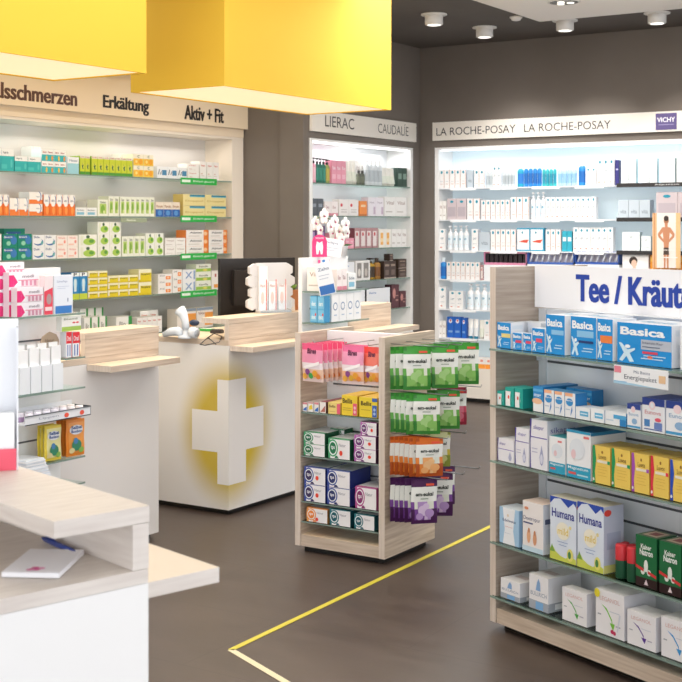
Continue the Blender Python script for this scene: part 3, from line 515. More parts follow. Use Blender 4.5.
b = MB(); b.decal(lambda u, v, k: (u, -.0346-.0006*k, v), [T('VICHY', LR.s(658.5)-X0, 2.435, LR.s(676.5)-X0, 2.475, '#f0eef4'), R_(LR.s(660)-X0, 2.412, LR.s(675)-X0, 2.417, '#a59cc4')]); b.build('lettering', vb)
# black shelf fronts of the right hand bay, with small caption
for i, z in enumerate(ZR[:3]):
    b = MB(); b.box(LR.s(617)-X0, LR.s(690)-X0 + (1.0 if i == 0 else .0), -.012, -.0045, z-.018, z+.016, mat('#2c2b2d', .4))
    if i == 0: b.decal(lambda u, v, k: (u, -.0122-.0004*k, v), [T('AQUALIA', LR.s(655)-X0, 1.918, LR.s(680)-X0, 1.93, '#dddddd')])
    tag(b.build('shelf_front', lr), 'black front edge with small caption' if i == 0 else 'plain black shelf front edge')
for z in ZR:                                  # clear price rails
    for q in range(4):
        b = MB(); a = .12+q*.4; b.box(a, a+.26, -.0075, -.0045, z-.022, z+.002, mat('#f7f9fb', .2)); b.build('price_holder', lr)
# green shelf talkers on the left wall
for i, z in enumerate(ZA[:4]):
    s0, s1 = AK.s(179), AK.s(215); b = MB(); w = s1-s0
    b.prism([(0, 0), (w, 0), (w, .003), (0, .003)], -.028, .022, mat('#2bb04a', .35))
    b.decal(lambda u, v, k: (u*w, -.0005*k, -.028+v*.05), [R_(.03,.3,.26,.7,'#e9f5ea'), T('Einfach gesund',.34,.3,.92,.68,'#e9f8ea',.01)])
    o = b.build('shelf_talker', None, AK.world(s0, -.018, z-.012), AK.ang)
    tag(o, 'green caption strip clipped to the %s glass shelf of the left wall unit' % ['top', 'second', 'third', 'fourth'][i], 'shelf label', 'green shelf talkers')
s0 = AK.s(119); b = MB(); b.box(0, AK.s(145)-s0, 0, .003, -.03, .0, mat('#9aa58a', .35)); b.decal(lambda u, v, k: (u, -.0005*k, v), [T('Salus', .06, -.02, .16, -.008, '#e9efdc')])
tag(b.build('shelf_talker', None, AK.world(s0, -.018, ZA[1]-.012), AK.ang), 'olive grey caption strip under the pale green boxes, second shelf', 'shelf label')
# ------------------------------------------------------------------ counters
def cross_mat():
    m, nt, b = nodes('white_panel_with_yellow_halo_cross'); N, L = nt.nodes.new, nt.links.new
    tc = N('ShaderNodeTexCoord'); sx = N('ShaderNodeSeparateXYZ'); L(tc.outputs['Object'], sx.inputs[0])
    def M(op, a, b2=None, c=None):
        n = N('ShaderNodeMath'); n.operation = op
        for i, v in enumerate((a, b2, c)):
            if v is None: continue
            if isinstance(v, (int, float)): n.inputs[i].default_value = v
            else: L(v, n.inputs[i])
        return n.outputs[0]
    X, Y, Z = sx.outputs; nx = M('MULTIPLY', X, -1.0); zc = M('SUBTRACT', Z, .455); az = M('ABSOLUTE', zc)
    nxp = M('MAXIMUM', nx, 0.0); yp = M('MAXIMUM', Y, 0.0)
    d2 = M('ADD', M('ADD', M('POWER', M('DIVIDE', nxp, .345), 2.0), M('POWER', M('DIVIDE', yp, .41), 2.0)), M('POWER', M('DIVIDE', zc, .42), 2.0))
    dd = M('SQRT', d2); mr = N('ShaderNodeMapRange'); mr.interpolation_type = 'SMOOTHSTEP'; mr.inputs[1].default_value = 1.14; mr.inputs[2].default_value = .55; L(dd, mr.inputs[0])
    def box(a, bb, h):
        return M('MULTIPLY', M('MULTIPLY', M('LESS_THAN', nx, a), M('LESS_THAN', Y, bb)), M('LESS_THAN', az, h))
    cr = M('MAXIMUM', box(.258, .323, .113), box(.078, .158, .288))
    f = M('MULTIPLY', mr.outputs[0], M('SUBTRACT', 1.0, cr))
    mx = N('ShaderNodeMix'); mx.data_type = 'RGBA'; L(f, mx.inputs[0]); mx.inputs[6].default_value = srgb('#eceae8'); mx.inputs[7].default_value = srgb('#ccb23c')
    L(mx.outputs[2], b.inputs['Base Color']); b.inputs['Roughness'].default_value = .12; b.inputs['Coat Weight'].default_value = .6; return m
def counter(fr, L0, label, width=.62, body=WHITEG, rs=0, ledge=(0, None)):
    """fr: origin at the customer corner, x = towards the customers is 0 at the front, y runs along the counter"""
    r = empty('service_counter', fr.world(0, 0, 0), fr.ang); tag(r, label, 'counter')
    b = MB(); b.box(-width, 0, 0, L0, .03, .932, body); b.build('body', r)
    b = MB(); b.box(-width+.02, -.03, .03, L0-.03, 0, .03, mat('#15120f')); b.build('plinth', r)
    b = MB(); b.box(-width, -.001, -.001, L0, .933, .962, OAKT, front=OAK, left=OAK, right=OAK); b.build('worktop', r)
    b = MB(); b.box(-.028, .0, rs, L0, .963, 1.05, OAK, front=OAKV); b.build('riser_panel', r)
    b = MB(); b.box(-.19, .001, rs-.001, L0, 1.051, 1.08, OAK, top=OAKT, front=OAKV); b.build('top_plate', r)
    e = L0-.02 if ledge[1] is None else ledge[1]
    b = MB(); b.box(.001, .158, ledge[0], e, .903, .932, OAK, top=OAKT, front=OAKV); b.build('bag_ledge', r)
    return r
XC = -4.315
CM = cross_mat()
# three counters stand in one line, customers' side facing right
c_mid = counter(Frame((XC, 3.75), 0), 1.24, 'white service counter with oak top under the left yellow lamp', ledge=(.72, 1.22), rs=.71)
c_crs = counter(Frame((XC, 5.57), 0), 1.18, 'white service counter with white cross on a yellow halo', body=CM, ledge=(.01, .655))
c_bck = counter(Frame((XC, 6.80), 0), .52, 'oak topped service counter behind the white leaflet rack', ledge=(.01, .62))
FG = Frame((-1.577, 1.795), 74.1)
r = empty('service_counter', FG.world(0, 0, 0), FG.ang); tag(r, 'nearest white service counter with pale wood shelf top and notepad slot', 'counter')
b = MB(); b.box(-.75, 0, 0, 1.3, .03, .938, WHITE); b.build('body', r)
b = MB(); b.box(-.72, -.03, .03, 1.25, 0, .03, mat('#15120f')); b.build('plinth', r)
OAKF = noise_mat('bleached_oak', '#cfc4bc', '#e4dcd4', (1.6, 1.6, 18), 3, 5, .5, .04); OAKFT = noise_mat('bleached_oak_top', '#d3c8bd', '#e2d9cf', (4, 30, 4), 3, 5, .45, .04)
b = MB(); b.box(-.75, -.001, -.001, 1.3, .939, .965, OAKFT, front=OAKF); b.build('worktop', r)
b = MB(); b.box(-.034, .0, -.001, 1.3, .966, 1.05, OAKF); b.build('riser_panel', r)
b = MB(); b.box(-.195, .001, -.002, 1.3, 1.051, 1.081, OAKF, top=OAKFT); b.build('top_plate', r)
b = MB(); b.box(.001, .175, .02, 1.25, .903, .932, OAKF, top=mat('#e4d5c0', .5), front=OAKF); b.build('bag_ledge', r)
# notepad and pen in the slot
b = MB(); b.box(-.0825, .0825, -.0525, .0525, 0, .008, '#f4f3f6'); b.box(-.0825, .0825, -.0525, .0525, .0085, .0093, '#f8f7fa')
b.decal(lambda u, v, k: (-.0825+.165*u, -.0525+.105*v, .0094+.0003*k), [('e',.12,.45,.04,.07,'#e05a9c'), ('e',.18,.5,.04,.07,'#d84a90'), ('e',.1,.56,.04,.06,'#ea86b8'), ('e',.16,.38,.04,.06,'#ee9ac4')])
tag(b.build('notepad', None, (-1.748, 1.70, .967), math.radians(118.7)), 'white notepad with small pink flower print in slot of nearest counter', 'notepad')
b = MB(); b.tube([(-.07, 0, 0), (.05, 0, 0), (.068, 0, 0)], [.0055, .0055, .002], '#2545a0', 8); b.tube([(-.07, 0, 0), (-.085, 0, 0)], [.0045, .003], '#1c2f78', 8); b.box(-.07, -.03, -.001, .001, .005, .009, '#1c2f78')
tag(b.build('pen', None, (-1.805, 1.80, .9735), math.radians(-20)), 'blue ballpoint pen lying behind the notepad', 'pen')
# ------------------------------------------------------------------ pendant lamps
def lamp(x0, x1, y0, y1, z, label):
    r = empty('pendant_lamp', ((x0+x1)/2, (y0+y1)/2, z)); tag(r, label, 'lamp', 'yellow box pendant lamps'); hx, hy = (x1-x0)/2, (y1-y0)/2; h = .86
    ym, nt, p = nodes('yellow_lamp_fabric'); p.inputs['Base Color'].default_value = srgb('#d6ae34'); p.inputs['Roughness'].default_value = .8
    p.inputs['Emission Color'].default_value = srgb('#dcae1e'); p.inputs['Emission Strength'].default_value = .1
    b = MB(); t = .012
    b.box(-hx, hx, -hy, -hy+t, 0, h, ym); b.box(-hx, hx, hy-t, hy, 0, h, ym); b.box(-hx, -hx+t, -hy+t, hy-t, 0, h, ym); b.box(hx-t, hx, -hy+t, hy-t, 0, h, ym)
    b.build('shade', r)
    em = mat('#fbe3b8', .6, emit=.72); b = MB(); b.box(-hx+t, hx-t, -hy+t, hy-t, .006, .012, em); b.build('diffuser', r)
    b = MB(); b.box(-hx+t, hx-t, -hy+t, hy-t, h-.012, h-.004, mat('#e8c22a', .8)); b.build('top_cover', r)
    for sx in (-1, 1):
        for sy in (-1, 1):
            b = MB(); q = Vector((sx*hx*.8, sy*hy*.8, h)); b.tube([q, (q.x, q.y, CZ-z)], .002, '#c8c8c8', 5); b.build('suspension_cable', r)
    area('lamp_light', ((x0+x1)/2, (y0+y1)/2, z-.02), (0, 0, 0), x1-x0-.05, y1-y0-.05, 14, (1, .86, .66)); return r
lamp(-4.91, -4.27, 3.0, 4.845, 2.35, 'nearer yellow box pendant lamp at upper left, over the oak topped counter')
lamp(-4.965, -4.29, 5.5, 7.28, 2.35, 'large yellow box pendant lamp hanging over the counter with the cross')
# ------------------------------------------------------------------ ceiling fittings
def spot(x, y, label, recess=False, z=CZ):
    r = empty('ceiling_spotlight', (x, y, z)); tag(r, label, 'ceiling lamp', 'ceiling spotlights')
    w = mat('#e6e3df', .4)
    if not recess:
        b = MB(); b.lathe([(.075, -.012), (.1, -.01), (.1, -.001)], w, 24); b.build('trim_ring', r)
        b = MB(); b.lathe([(.062, -.085), (.07, -.08), (.07, -.012)], w, 24); b.build('lamp_housing', r)
        b = MB(); b.lathe([(.05, -.0875), (.052, -.0855)], mat('#f6f1e8', .4, emit=1.5), 20); b.build('lens', r)
    else:
        b = MB(); vs = []; 
        b.lathe([(.105, -.004), (.115, -.003), (.115, -.0005)], mat('#d8d4cf', .35), 26); b.build('trim_ring', r)
        b = MB(); b.lathe([(.085, -.006), (.1, -.0045)], mat('#6f6a66', .3, metal=.8), 24); b.build('reflector', r)
        for k in range(3):
            b = MB(); a = k*2.1+.4; b.lathe([(.012, -.013), (.026, -.011), (.026, -.0065)], mat('#f2ece2', .3, emit=1.2), 12, .045*math.cos(a), .045*math.sin(a)); b.build('bulb', r)
    return r
def up(px, py, z):
    q = ray(px, py); t = (z-CAMH)/q[2]; return q[0]*t, q[1]*t
SPOTS = [up(434, 14, CZ), up(484.5, 27, CZ), up(565, 20, CZ), up(657, 12.5, CZ)]
spot(*SPOTS[0], 'white cylinder ceiling spotlight closest to the yellow lamp'); spot(*SPOTS[1], 'white cylinder ceiling spotlight second from the yellow lamp')
spot(*SPOTS[2], 'white cylinder ceiling spotlight just beyond the corner of the white ceiling raft'); spot(*SPOTS[3], 'white cylinder ceiling spotlight farthest right along the rear wall')
spot(*up(564, 2, CZ-.05), 'round recessed multi lamp spotlight in the white ceiling raft', True, CZ-.05)
b = MB(); b.lathe([(.012, -.035), (.035, -.03), (.04, -.018), (.05, -.012), (.05, -.0005)], mat('#e9e6e2', .4), 18)
tag(b.build('smoke_detector', None, (*up(516, 16.5, CZ), CZ)), 'small white smoke detector on the dark ceiling between two spotlights', 'smoke detector')
# ------------------------------------------------------------------ left wall unit
PK = 'left wall unit'
def ak_run(i, pa, pb, n, yt, key, desc, stack=1, dp=.1, name='medicine_box', cat='medicine box', d=.012, **k):
    run(AK, ZA[i], pa, pb, n, yt, key, name, cat, desc, '%s shelf, %s' % (['top', 'second', 'third', 'fourth', 'lowest'][i], PK), stack, d, dp, **k)
ak_run(0, -12, 14, 2, 148.6, 'teal_top', 'teal box with white top band'); ak_run(0, 14.5, 41, 2, 156.5, 'teal_top', 'low teal medicine box')
ak_run(0, 41.5, 66, 2, 149.8, 'teal_white', 'teal and white striped box', 2); ak_run(0, 67.5, 79, 1, 157, 'pale_blue', 'pale blue medicine box')
ak_run(0, 31, 41, 4, 146.5, 'white_plain', 'thin white carton at back', d=.13)
ak_run(0, 80, 90, 2, 156, 'lime_pine', 'lime green pine box'); ak_run(0, 91.5, 132.5, 7, 157.5, 'lime_pine', 'lime green carton in tight row')
ak_run(0, 121, 132, 4, 154, 'white_plain', 'slim white carton behind lime row', d=.13)
ak_run(0, 133.2, 153.5, 2, 154.6, 'orange_slice', 'cream box with orange slices', 2)
ak_run(0, 157, 187, 3, 167, 'white_blueband', 'white box with dark blue mark'); ak_run(0, 187.5, 199, 1, 163.8, 'white_redtext', 'white box with red print', 2)
ak_run(0, 200, 206.5, 1, 161.5, 'white_redtext', 'narrow white carton with red print'); ak_run(0, 207, 219, 2, 162.3, 'white_redtext', 'wide white carton with red print')
ak_run(1, -9, 9, 3, 194.5, 'orange_powder', 'orange carton with white head'); ak_run(1, 9.5, 28.5, 2, 198.3, 'orange_wide', 'low orange box with blue arc')
ak_run(1, 29, 42.5, 1, 192, 'orange_wide', 'stacked orange box with blue arc', 2); ak_run(1, 43.5, 75, 5, 194.8, 'orange_powder', 'slim orange carton with round white label')
ak_run(1, 75.5, 97, 2, 207.5, 'white_bluedash', 'low white box with blue dash'); ak_run(1, 86, 96, 2, 200.5, 'white_plain', 'white carton behind low boxes', d=.13)
ak_run(1, 97.5, 108, 1, 199.5, 'green_leafbox', 'small pale green leaf box'); ak_run(1, 108.5, 119, 2, 196.3, 'green_leafbox', 'tall pale green leaf box')
ak_run(1, 120, 154.5, 7, 197, 'green_leafbox', 'narrow pale green leaf box'); ak_run(1, 155.5, 180, 3, 202, 'white_cobalt', 'small cream and cobalt box')
ak_run(1, 183, 226, 2, 194.7, 'beige_tealstripe', 'yellow beige box with teal stripe', 2)
ak_run(2, -14, 1.5, 1, 234, 'white_swoosh', 'blue swoosh box at shelf start', 2); ak_run(2, 2.5, 32, 2, 234, 'green_dark', 'dark green and blue box', 2)
ak_run(2, 4, 25, 1, 228.5, 'green_dark', 'plain dark green box at back', d=.14); ak_run(2, 32.5, 56, 2, 235, 'white_swoosh', 'white box with blue swoosh', 2)
ak_run(2, 56.5, 78, 2, 235.5, 'white_pink', 'pale pink and white box', 2); ak_run(2, 78.5, 97, 1, 234.5, 'white_green', 'wide white box with green leaves', 2)
ak_run(2, 97.5, 121, 2, 222, 'white_green', 'white box with green leaves', 3); ak_run(2, 122, 145, 4, 236.3, 'green_leafbox', 'small upright green leaf box')
ak_run(2, 145.5, 163.5, 2, 233.3, 'white_green', 'square white box with green leaves', 2); ak_run(2, 165, 185.5, 2, 238, 'white_plain', 'plain white medicine box', 2)
ak_run(2, 186, 208, 1, 230, 'white_orangeend', 'wide white box with orange end', 3); ak_run(2, 208.5, 227, 1, 230, 'white_orangeend', 'long white box with orange end', 3)
ak_run(3, 71, 87.5, 2, 272.5, 'blue_tall', 'tall blue box with lime foot'); ak_run(3, 88, 107.5, 2, 271, 'yellow_low', 'flat yellow box near blue boxes', 4)
ak_run(3, 108, 138, 3, 275.5, 'yellow_low', 'flat yellow box', 3); ak_run(3, 138.5, 151.5, 1, 269.2, 'yellow_low', 'larger yellow box', 2)
ak_run(3, 158, 172, 1, 274, 'white_orangesq', 'white box with orange square', 3); ak_run(3, 172.5, 182, 1, 269.5, 'white_orangesq', 'narrower white box with orange square', 3)
ak_run(3, 182.5, 195.5, 1, 269.5, 'white_bluex', 'white box with blue cross', 2); ak_run(3, 196, 211, 1, 264, 'green_striped', 'white box with green band', 3)
ak_run(3, 211.5, 227, 1, 270.5, 'white_squares', 'white box with small squares')
ak_run(4, 84, 107, 3, 317, 'white_greenbar', 'white box with green bar', d=.01); ak_run(4, 80, 103.5, 3, 308, 'white_greenbar', 'white green bar box at back', d=.13)
ak_run(4, 116, 132, 1, 316.5, 'white_greenbar', 'wide white box with green bar'); ak_run(4, 137, 162, 5, 317, 'white_redtext', 'slim white carton')
ak_run(4, 140, 158, 2, 310.5, 'white_redtext', 'white carton at back', d=.13)
ak_run(4, 177, 196, 1, 308.8, 'orange_half', 'orange and white box'); ak_run(4, 196.5, 213, 1, 307.3, 'orange_half', 'large orange box'); 
# ------------------------------------------------------------------ niche beside the pier
PL = 'niche beside grey pier'
def li_run(i, pa, pb, n, yt, key, desc, stack=1, dp=.07, name='cosmetic_box', cat='cosmetic box', d=.02, **k):
    run(LI, ZL[i], pa, pb, n, yt, key, name, cat, desc, '%s shelf, %s' % (['top', 'second', 'third', 'fourth', 'lowest'][i], PL), stack, d, dp, **k)
BT = dict(name='cosmetic_bottle', cat='bottle', kind='bottle')
li_run(0, 311, 317, 2, 157, 'blackpump_pink', 'pink pump bottle with black head', **BT); li_run(0, 317.5, 327, 3, 158, 'blackpump_green', 'green pump bottle with black head', **BT)
li_run(0, 327.5, 331, 1, 159, 'blackpump_olive', 'olive pump bottle with black head', **BT); li_run(0, 331.5, 346, 3, 160.5, 'pinkbox', 'pink cosmetic box')
li_run(0, 347, 358, 3, 161, 'creamtube', 'cream upright tube', **BT); li_run(0, 349, 366, 3, 160, 'white_plain', 'white carton at back', d=.12); li_run(0, 359.5, 366.5, 2, 170.5, 'darkvial', 'small dark vial', **BT)
li_run(0, 367.5, 384, 4, 159.5, 'clearbottle', 'pale clear bottle', **BT); li_run(0, 385, 396.5, 3, 168, 'creamtube', 'short cream tube', **BT); li_run(0, 397.5, 407, 2, 168, 'green_dark_tube', 'dark green carton')
li_run(1, 311, 323.5, 2, 198.5, 'grey_dark', 'dark grey carton'); li_run(1, 324.5, 338, 2, 201.5, 'white_pinkfoot', 'white box with pink foot'); li_run(1, 339, 358.5, 2, 199.5, 'white_reddot', 'white box with red dot')
li_run(1, 359.5, 367, 1, 201, 'orange_box', 'small orange box'); li_run(1, 368, 383.5, 2, 197.5, 'lilac_white', 'lilac white box'); li_run(1, 384.5, 406.5, 2, 197, 'white_plain', 'large white box')
li_run(2, 311, 325, 3, 226, 'purple', 'purple cosmetic box'); li_run(2, 330, 345, 3, 233, 'pinkbox', 'low pink box', stack=1); li_run(2, 345.5, 354, 2, 238, 'pinkbox', 'small pink box')
li_run(2, 354.5, 378, 4, 228, 'darkred_white', 'white box with dark red edge'); li_run(2, 379, 391, 2, 229, 'orange_white', 'white and orange carton'); li_run(2, 391.5, 406.5, 3, 229, 'white_plain', 'slim white cosmetic carton')
li_run(3, 345, 354.5, 1, 262, 'white_blueprint', 'white box behind the orchid'); li_run(3, 355.5, 370, 1, 260.5, 'three_bottles', 'white window box of bottles'); li_run(3, 371, 377, 1, 258, 'amberpump', 'amber and black pump bottle', **BT)
li_run(3, 378, 383, 1, 258, 'amberoil', 'brown oil bottle', **BT); li_run(3, 384, 396, 2, 261, 'brownbox', 'dark brown box'); li_run(3, 398.5, 406.5, 1, 259, 'brownbox', 'stacked dark brown box', 2)
product(LI, (LI.s(391)+LI.s(397.5))/2, .03, LI.z(394, 260.8, .02)+.002, .06, .06, .06, 'brownbox', 'cosmetic_box', 'cosmetic box', 'small brown box lying on top of the brown row', 'fourth shelf')
li_run(4, 340, 365, 2, 288.5, 'white_blueprint', 'white box with blue print'); li_run(4, 366.5, 390, 1, 288, 'white_blueprint', 'wide white box with blue print'); li_run(4, 391.5, 399, 1, 284.5, 'maroon', 'tall maroon box'); li_run(4, 399.5, 406, 1, 291, 'maroon', 'short maroon box')
# ------------------------------------------------------------------ rear wall
PR = 'rear wall niche'
def lr_run(i, pa, pb, n, yt, key, desc, stack=1, dp=.06, name='skin_care_box', cat='skin care box', d=.02, **k):
    run(LR, ZR[i]+.0005 if i < 6 else .3055, pa, pb, n, yt, key, name, cat, desc, '%s shelf, %s' % (['top', 'second', 'third', 'fourth', 'fifth', 'sixth', 'bottom'][i], PR), stack, d, dp, **k)
BR = dict(name='skin_care_bottle', cat='bottle', kind='bottle', gap=.001)
lr_run(0, 439, 466, 5, 169.5, 'white_teal', 'white carton with teal dot'); lr_run(0, 467, 473, 1, 170, 'grey_blue', 'grey carton'); lr_run(0, 474, 484.5, 2, 169.5, 'white_teal', 'white carton beside grey carton')
lr_run(0, 485.5, 492, 2, 167.5, 'clearbottle', 'slim clear bottle', **BR); lr_run(0, 492.5, 501, 2, 166, 'white_tealbox', 'tall white carton'); lr_run(0, 501.5, 514.5, 4, 167, 'clearbottle', 'clear grey bottle', **BR)
lr_run(0, 516, 522.5, 1, 164, 'tealbottle', 'cyan bottle', **BR); lr_run(0, 523, 541, 4, 163.5, 'bluebottle', 'blue bottle', **BR); lr_run(0, 541.5, 556, 4, 164.5, 'aquabottle', 'teal bottle', **BR)
lr_run(0, 557, 576, 4, 164.5, 'paleblue', 'pale blue bottle', **BR); lr_run(0, 577, 585, 1, 160.5, 'bluebottle', 'large blue bottle', **BR); lr_run(0, 585.5, 596.5, 2, 167.5, 'white_tealbox', 'short white carton with teal dot')
lr_run(0, 597, 614.5, 3, 158.8, 'white_tealbox', 'tall white carton with teal dot'); lr_run(0, 615, 619, 1, 160, 'navy', 'narrow navy carton')
lr_run(0, 621, 636, 2, 158.8, 'vichy_white', 'white silvery box'); lr_run(0, 641.5, 657, 2, 158.3, 'vichy_white', 'wide white silvery box'); lr_run(0, 661, 675, 2, 158, 'vichy_white', 'pale silvery box'); lr_run(0, 676.5, 692, 1, 152, 'vichy_cream', 'large cream box')
lr_run(1, 439, 446.5, 2, 201, 'white_plain', 'small white box'); lr_run(1, 447, 466.5, 2, 198.5, 'greypink', 'grey pink box'); lr_run(1, 467, 480, 2, 198.5, 'white_teal', 'white box beside grey pink box')
lr_run(1, 481, 510, 6, 200, 'white_teal', 'white carton with teal dot', jit=1); lr_run(1, 510.5, 529, 3, 197, 'white_teal', 'taller white carton with teal dot'); lr_run(1, 530, 545, 3, 192, 'whitepump', 'white pump bottle', **BR)
lr_run(1, 545.5, 596, 10, 197, 'white_tealbox', 'slim white carton with teal cap mark'); lr_run(1, 618, 650, 3, 200, 'grey_blue', 'pale grey blue box', dp=.1)
lr_run(1, 656, 700, 2, 192, 'greypink', 'dark grey box behind poster', dp=.08)
lr_run(2, 439, 445.5, 1, 229, 'white_tealbox', 'white carton at niche side'); lr_run(2, 446.5, 468, 4, 225.5, 'whitepump', 'white pump bottle with red mark', **BR); lr_run(2, 471.5, 478, 1, 229, 'white_tealbox', 'single white carton')
lr_run(2, 479, 490, 1, 232, 'grey_blue', 'grey blue box', d=.03); lr_run(2, 490.5, 516, 5, 229.5, 'white_teal', 'white carton with teal dot'); lr_run(2, 517, 544, 2, 228, 'teal_outline', 'white box with teal outline')
lr_run(2, 545.5, 561, 3, 229.5, 'white_teal', 'white carton beside teal box'); lr_run(2, 562, 572, 2, 231, 'cobalt_teal', 'teal carton'); lr_run(2, 573, 613, 7, 227.5, 'white_tealbox', 'white carton with teal cap mark', jit=1)
lr_run(2, 622, 640, 1, 232, 'vichy_white', 'broad white box'); lr_run(2, 641, 651, 1, 236, 'vichy_white', 'small broad white box')
lr_run(3, 439, 445.5, 1, 257.5, 'bluebottle', 'dark cyan bottle', **BR); lr_run(3, 446.5, 480, 7, 262, 'white_teal', 'white carton with teal dot'); lr_run(3, 480.4, 483.6, 1, 265, 'darkred_white', 'white and maroon box')
lr_run(4, 439, 446, 1, 287, 'white_tealbox', 'white carton with teal mark'); lr_run(4, 449, 463, 2, 291, 'white_tealbox', 'low white carton'); lr_run(4, 466, 493.5, 4, 284, 'whitepump', 'white pump bottle', **BR)
lr_run(5, 439, 446, 2, 321, 'white_plain', 'small white box'); lr_run(5, 447, 461, 2, 317, 'cobalt', 'cobalt blue box'); lr_run(5, 461.5, 466, 1, 318, 'cobalt', 'narrow blue box')
lr_run(5, 467, 477.5, 2, 319, 'whitetube', 'white upright tube', **BR); lr_run(5, 478, 483.5, 1, 320, 'creamtube', 'cream upright tube', **BR); lr_run(5, 484, 496, 2, 320, 'white_teal', 'white carton with teal dot')
lr_run(6, 458, 492, 5, 357, 'white_orangebottom', 'white box with orange foot')
# display trays, orange boxes and poster in front of the rear wall niche
def tray(pa, pb, yt, yb, c, slots, label, dark):
    z = ZR[3]+.0005; s0, s1 = LR.s(pa, .01), LR.s(pb, .01); zt, zb = LR.z((pa+pb)/2, yt, .01), LR.z((pa+pb)/2, yb, .01); w = s1-s0
    r = empty('display_tray', LR.world(s0, .006, z), 0); tag(r, label, 'display tray')
    b = MB(); b.box(0, w, 0, .12, 0, zb-z, mat('#eef0f3')); b.build('base', r)
    b = MB(); b.box(0, w, .004, .12, zb-z, zb-z+.012, mat(c)); b.box(0, w, .1, .12, zb-z, zt-z, mat('#f0e9ee')); b.box(0, w, 0, .004, zb-z, zb-z+.02, mat(c)); b.box(0, w, .0, .006, zt-z-.012, zt-z, mat(c)); b.box(0, .006, 0, .1, zb-z, zt-z, mat(c)); b.box(w-.006, w, 0, .1, zb-z, zt-z, mat(c)); b.build('frame', r)
    for i in range(slots):
        b = MB(); a = w*(i+.5)/slots; h = (zt-zb)
        if dark: b.box(a-w/slots*.36, a+w/slots*.36, .02, .05, zb-z+.02, zt-z-.018, mat('#2c2429')); 
        else: b.tube([(a-.012, .03, zb-z+.015), (a+.012, .03, zt-z-.01)], .009, '#f2f3f7', 6)
        b.build('sample' if dark else 'tube', r)
    return r
tray(484, 526.5, 252, 265, '#d98bab', 9, 'pink framed tray of dark samples on the rear wall niche shelf', True)
tray(527.5, 574, 251.5, 264.5, '#3c62b0', 8, 'blue framed tray of white tubes next to the pink tray', False)
tray(575, 619, 251.5, 264.5, '#2f56a8', 7, 'blue framed tray of white tubes farther from the pink tray', False)
lr_run(3, 650, 684, 4, 252, 'orange_sun', 'orange sun care box'); 
b = MB(); s0, s1 = LR.s(622), LR.s(648); zb, zt = ZR[3]+.001, LR.z(635, 252); w = s1-s0
b.box(0, w, 0, .1, 0, zt-zb, '#f3f1f0'); b.decal(lambda u, v, k: (u*w, -.0006*k, v*(zt-zb)), [('e',.42,.72,.16,.14,'#3a2f2c'), ('e',.45,.64,.11,.12,'#e7c4ae'), ('p',[(.3,.3),(.4,.52),(.52,.52),(.66,.3)],'#e3bda6'), R_(.62,.1,.95,.3,'#e9b96a')])
tag(b.build('display_box', None, LR.world(s0, .012, zb)), 'white box with a small portrait print beside the orange boxes', 'display box')
# poster
s0, s1 = LR.s(653, -.02), LR.s(681, -.02); zb, zt = LR.z(667, 262, -.02), LR.z(667, 207, -.02); w, h = s1-s0, zt-zb
b = MB(); b.box(0, w, 0, .006, 0, h, mat('#efe6de', .35))
SK = '#c98a66'
b.decal(lambda u, v, k: (u*w, -.0005*k, v*h), [R_(0,0,.16,1,'#e7b98c'), R_(.84,0,1,1,'#e9c08a'), R_(.05,0,.1,1,'#c98f62'), ('p',[(.36,.74),(.64,.74),(.6,.5),(.58,.36),(.42,.36),(.4,.5)],SK), ('e',.5,.86,.09,.065,'#a9714f'), ('e',.5,.9,.09,.05,'#2e211c'), R_(.45,.73,.55,.82,SK),
  ('p',[(.36,.74),(.2,.62),(.22,.56),(.4,.66)],SK), ('p',[(.2,.62),(.27,.6),(.43,.5),(.41,.46),(.22,.56)],SK), ('p',[(.64,.74),(.8,.62),(.78,.56),(.6,.66)],SK), ('p',[(.8,.62),(.73,.6),(.57,.5),(.59,.46),(.78,.56)],SK),
  ('p',[(.41,.37),(.59,.37),(.6,.24),(.4,.24)],'#4a3a34'), ('p',[(.41,.24),(.49,.24),(.47,0),(.42,0)],SK), ('p',[(.51,.24),(.59,.24),(.58,0),(.53,0)],SK), R_(.2,.32,.8,.33,'#f4efe9'), R_(.3,.18,.9,.2,'#f4efe9')])
b.box(w*.45, w*.55, .006, .03, 0, .02, '#efe6de')
tag(b.build('poster', None, LR.world(s0, -.035, ZR[3]-.018+.16)), 'cardboard poster of a shirtless person with hands on hips in rear wall niche', 'poster')
# ------------------------------------------------------------------ central display
DF = Frame((-3.58, 5.15), 0); DW, DD, DH = .51, .49, 1.068
ZD = [.685, .472, .25, .152]
r = empty('product_display', DF.world(0, 0, 0), 0); tag(r, 'low oak display unit with glass shelves in front and hook side, beside yellow stripe', 'display unit')
SB = mat('#e9ebee', .4)
b = MB(); b.box(0, .032, 0, DD, .03, DH, OAK, front=OAKV); b.build('side_panel', r)
b = MB(); b.box(DW-.032, DW, 0, DD, .03, DH, OAK, front=OAKV); b.build('side_panel', r)
b = MB(); b.box(.033, DW-.033, .004, DD-.004, .03, .085, OAK, top=OAKT); b.build('base_board', r)
b = MB(); b.box(.03, DW-.03, .04, DD-.04, 0, .029, mat('#15120f')); b.build('plinth', r)
b = MB(); b.box(.033, DW-.033, .235, .275, .086, DH-.004, SB); b.build('spine_panel', r)
for z in (.80, .57, .36, .94):
    b = MB(); b.box(.07, DW-.034, .2338, .2348, z-.004, z+.004, mat('#5a5d63', .5)); b.build('slot_rail', r)
for z in ZD:
    b = MB(); b.box(.033, DW-.033, .006, .233, z-.008, z-.001, GLASS, front=GEDGE); b.build('glass_shelf', r)
for z in (.3, .6, .8):
    b = MB(); b.box(.033, DW-.033, .277, DD-.006, z-.008, z-.001, GLASS, back=GEDGE); b.build('glass_shelf', r)
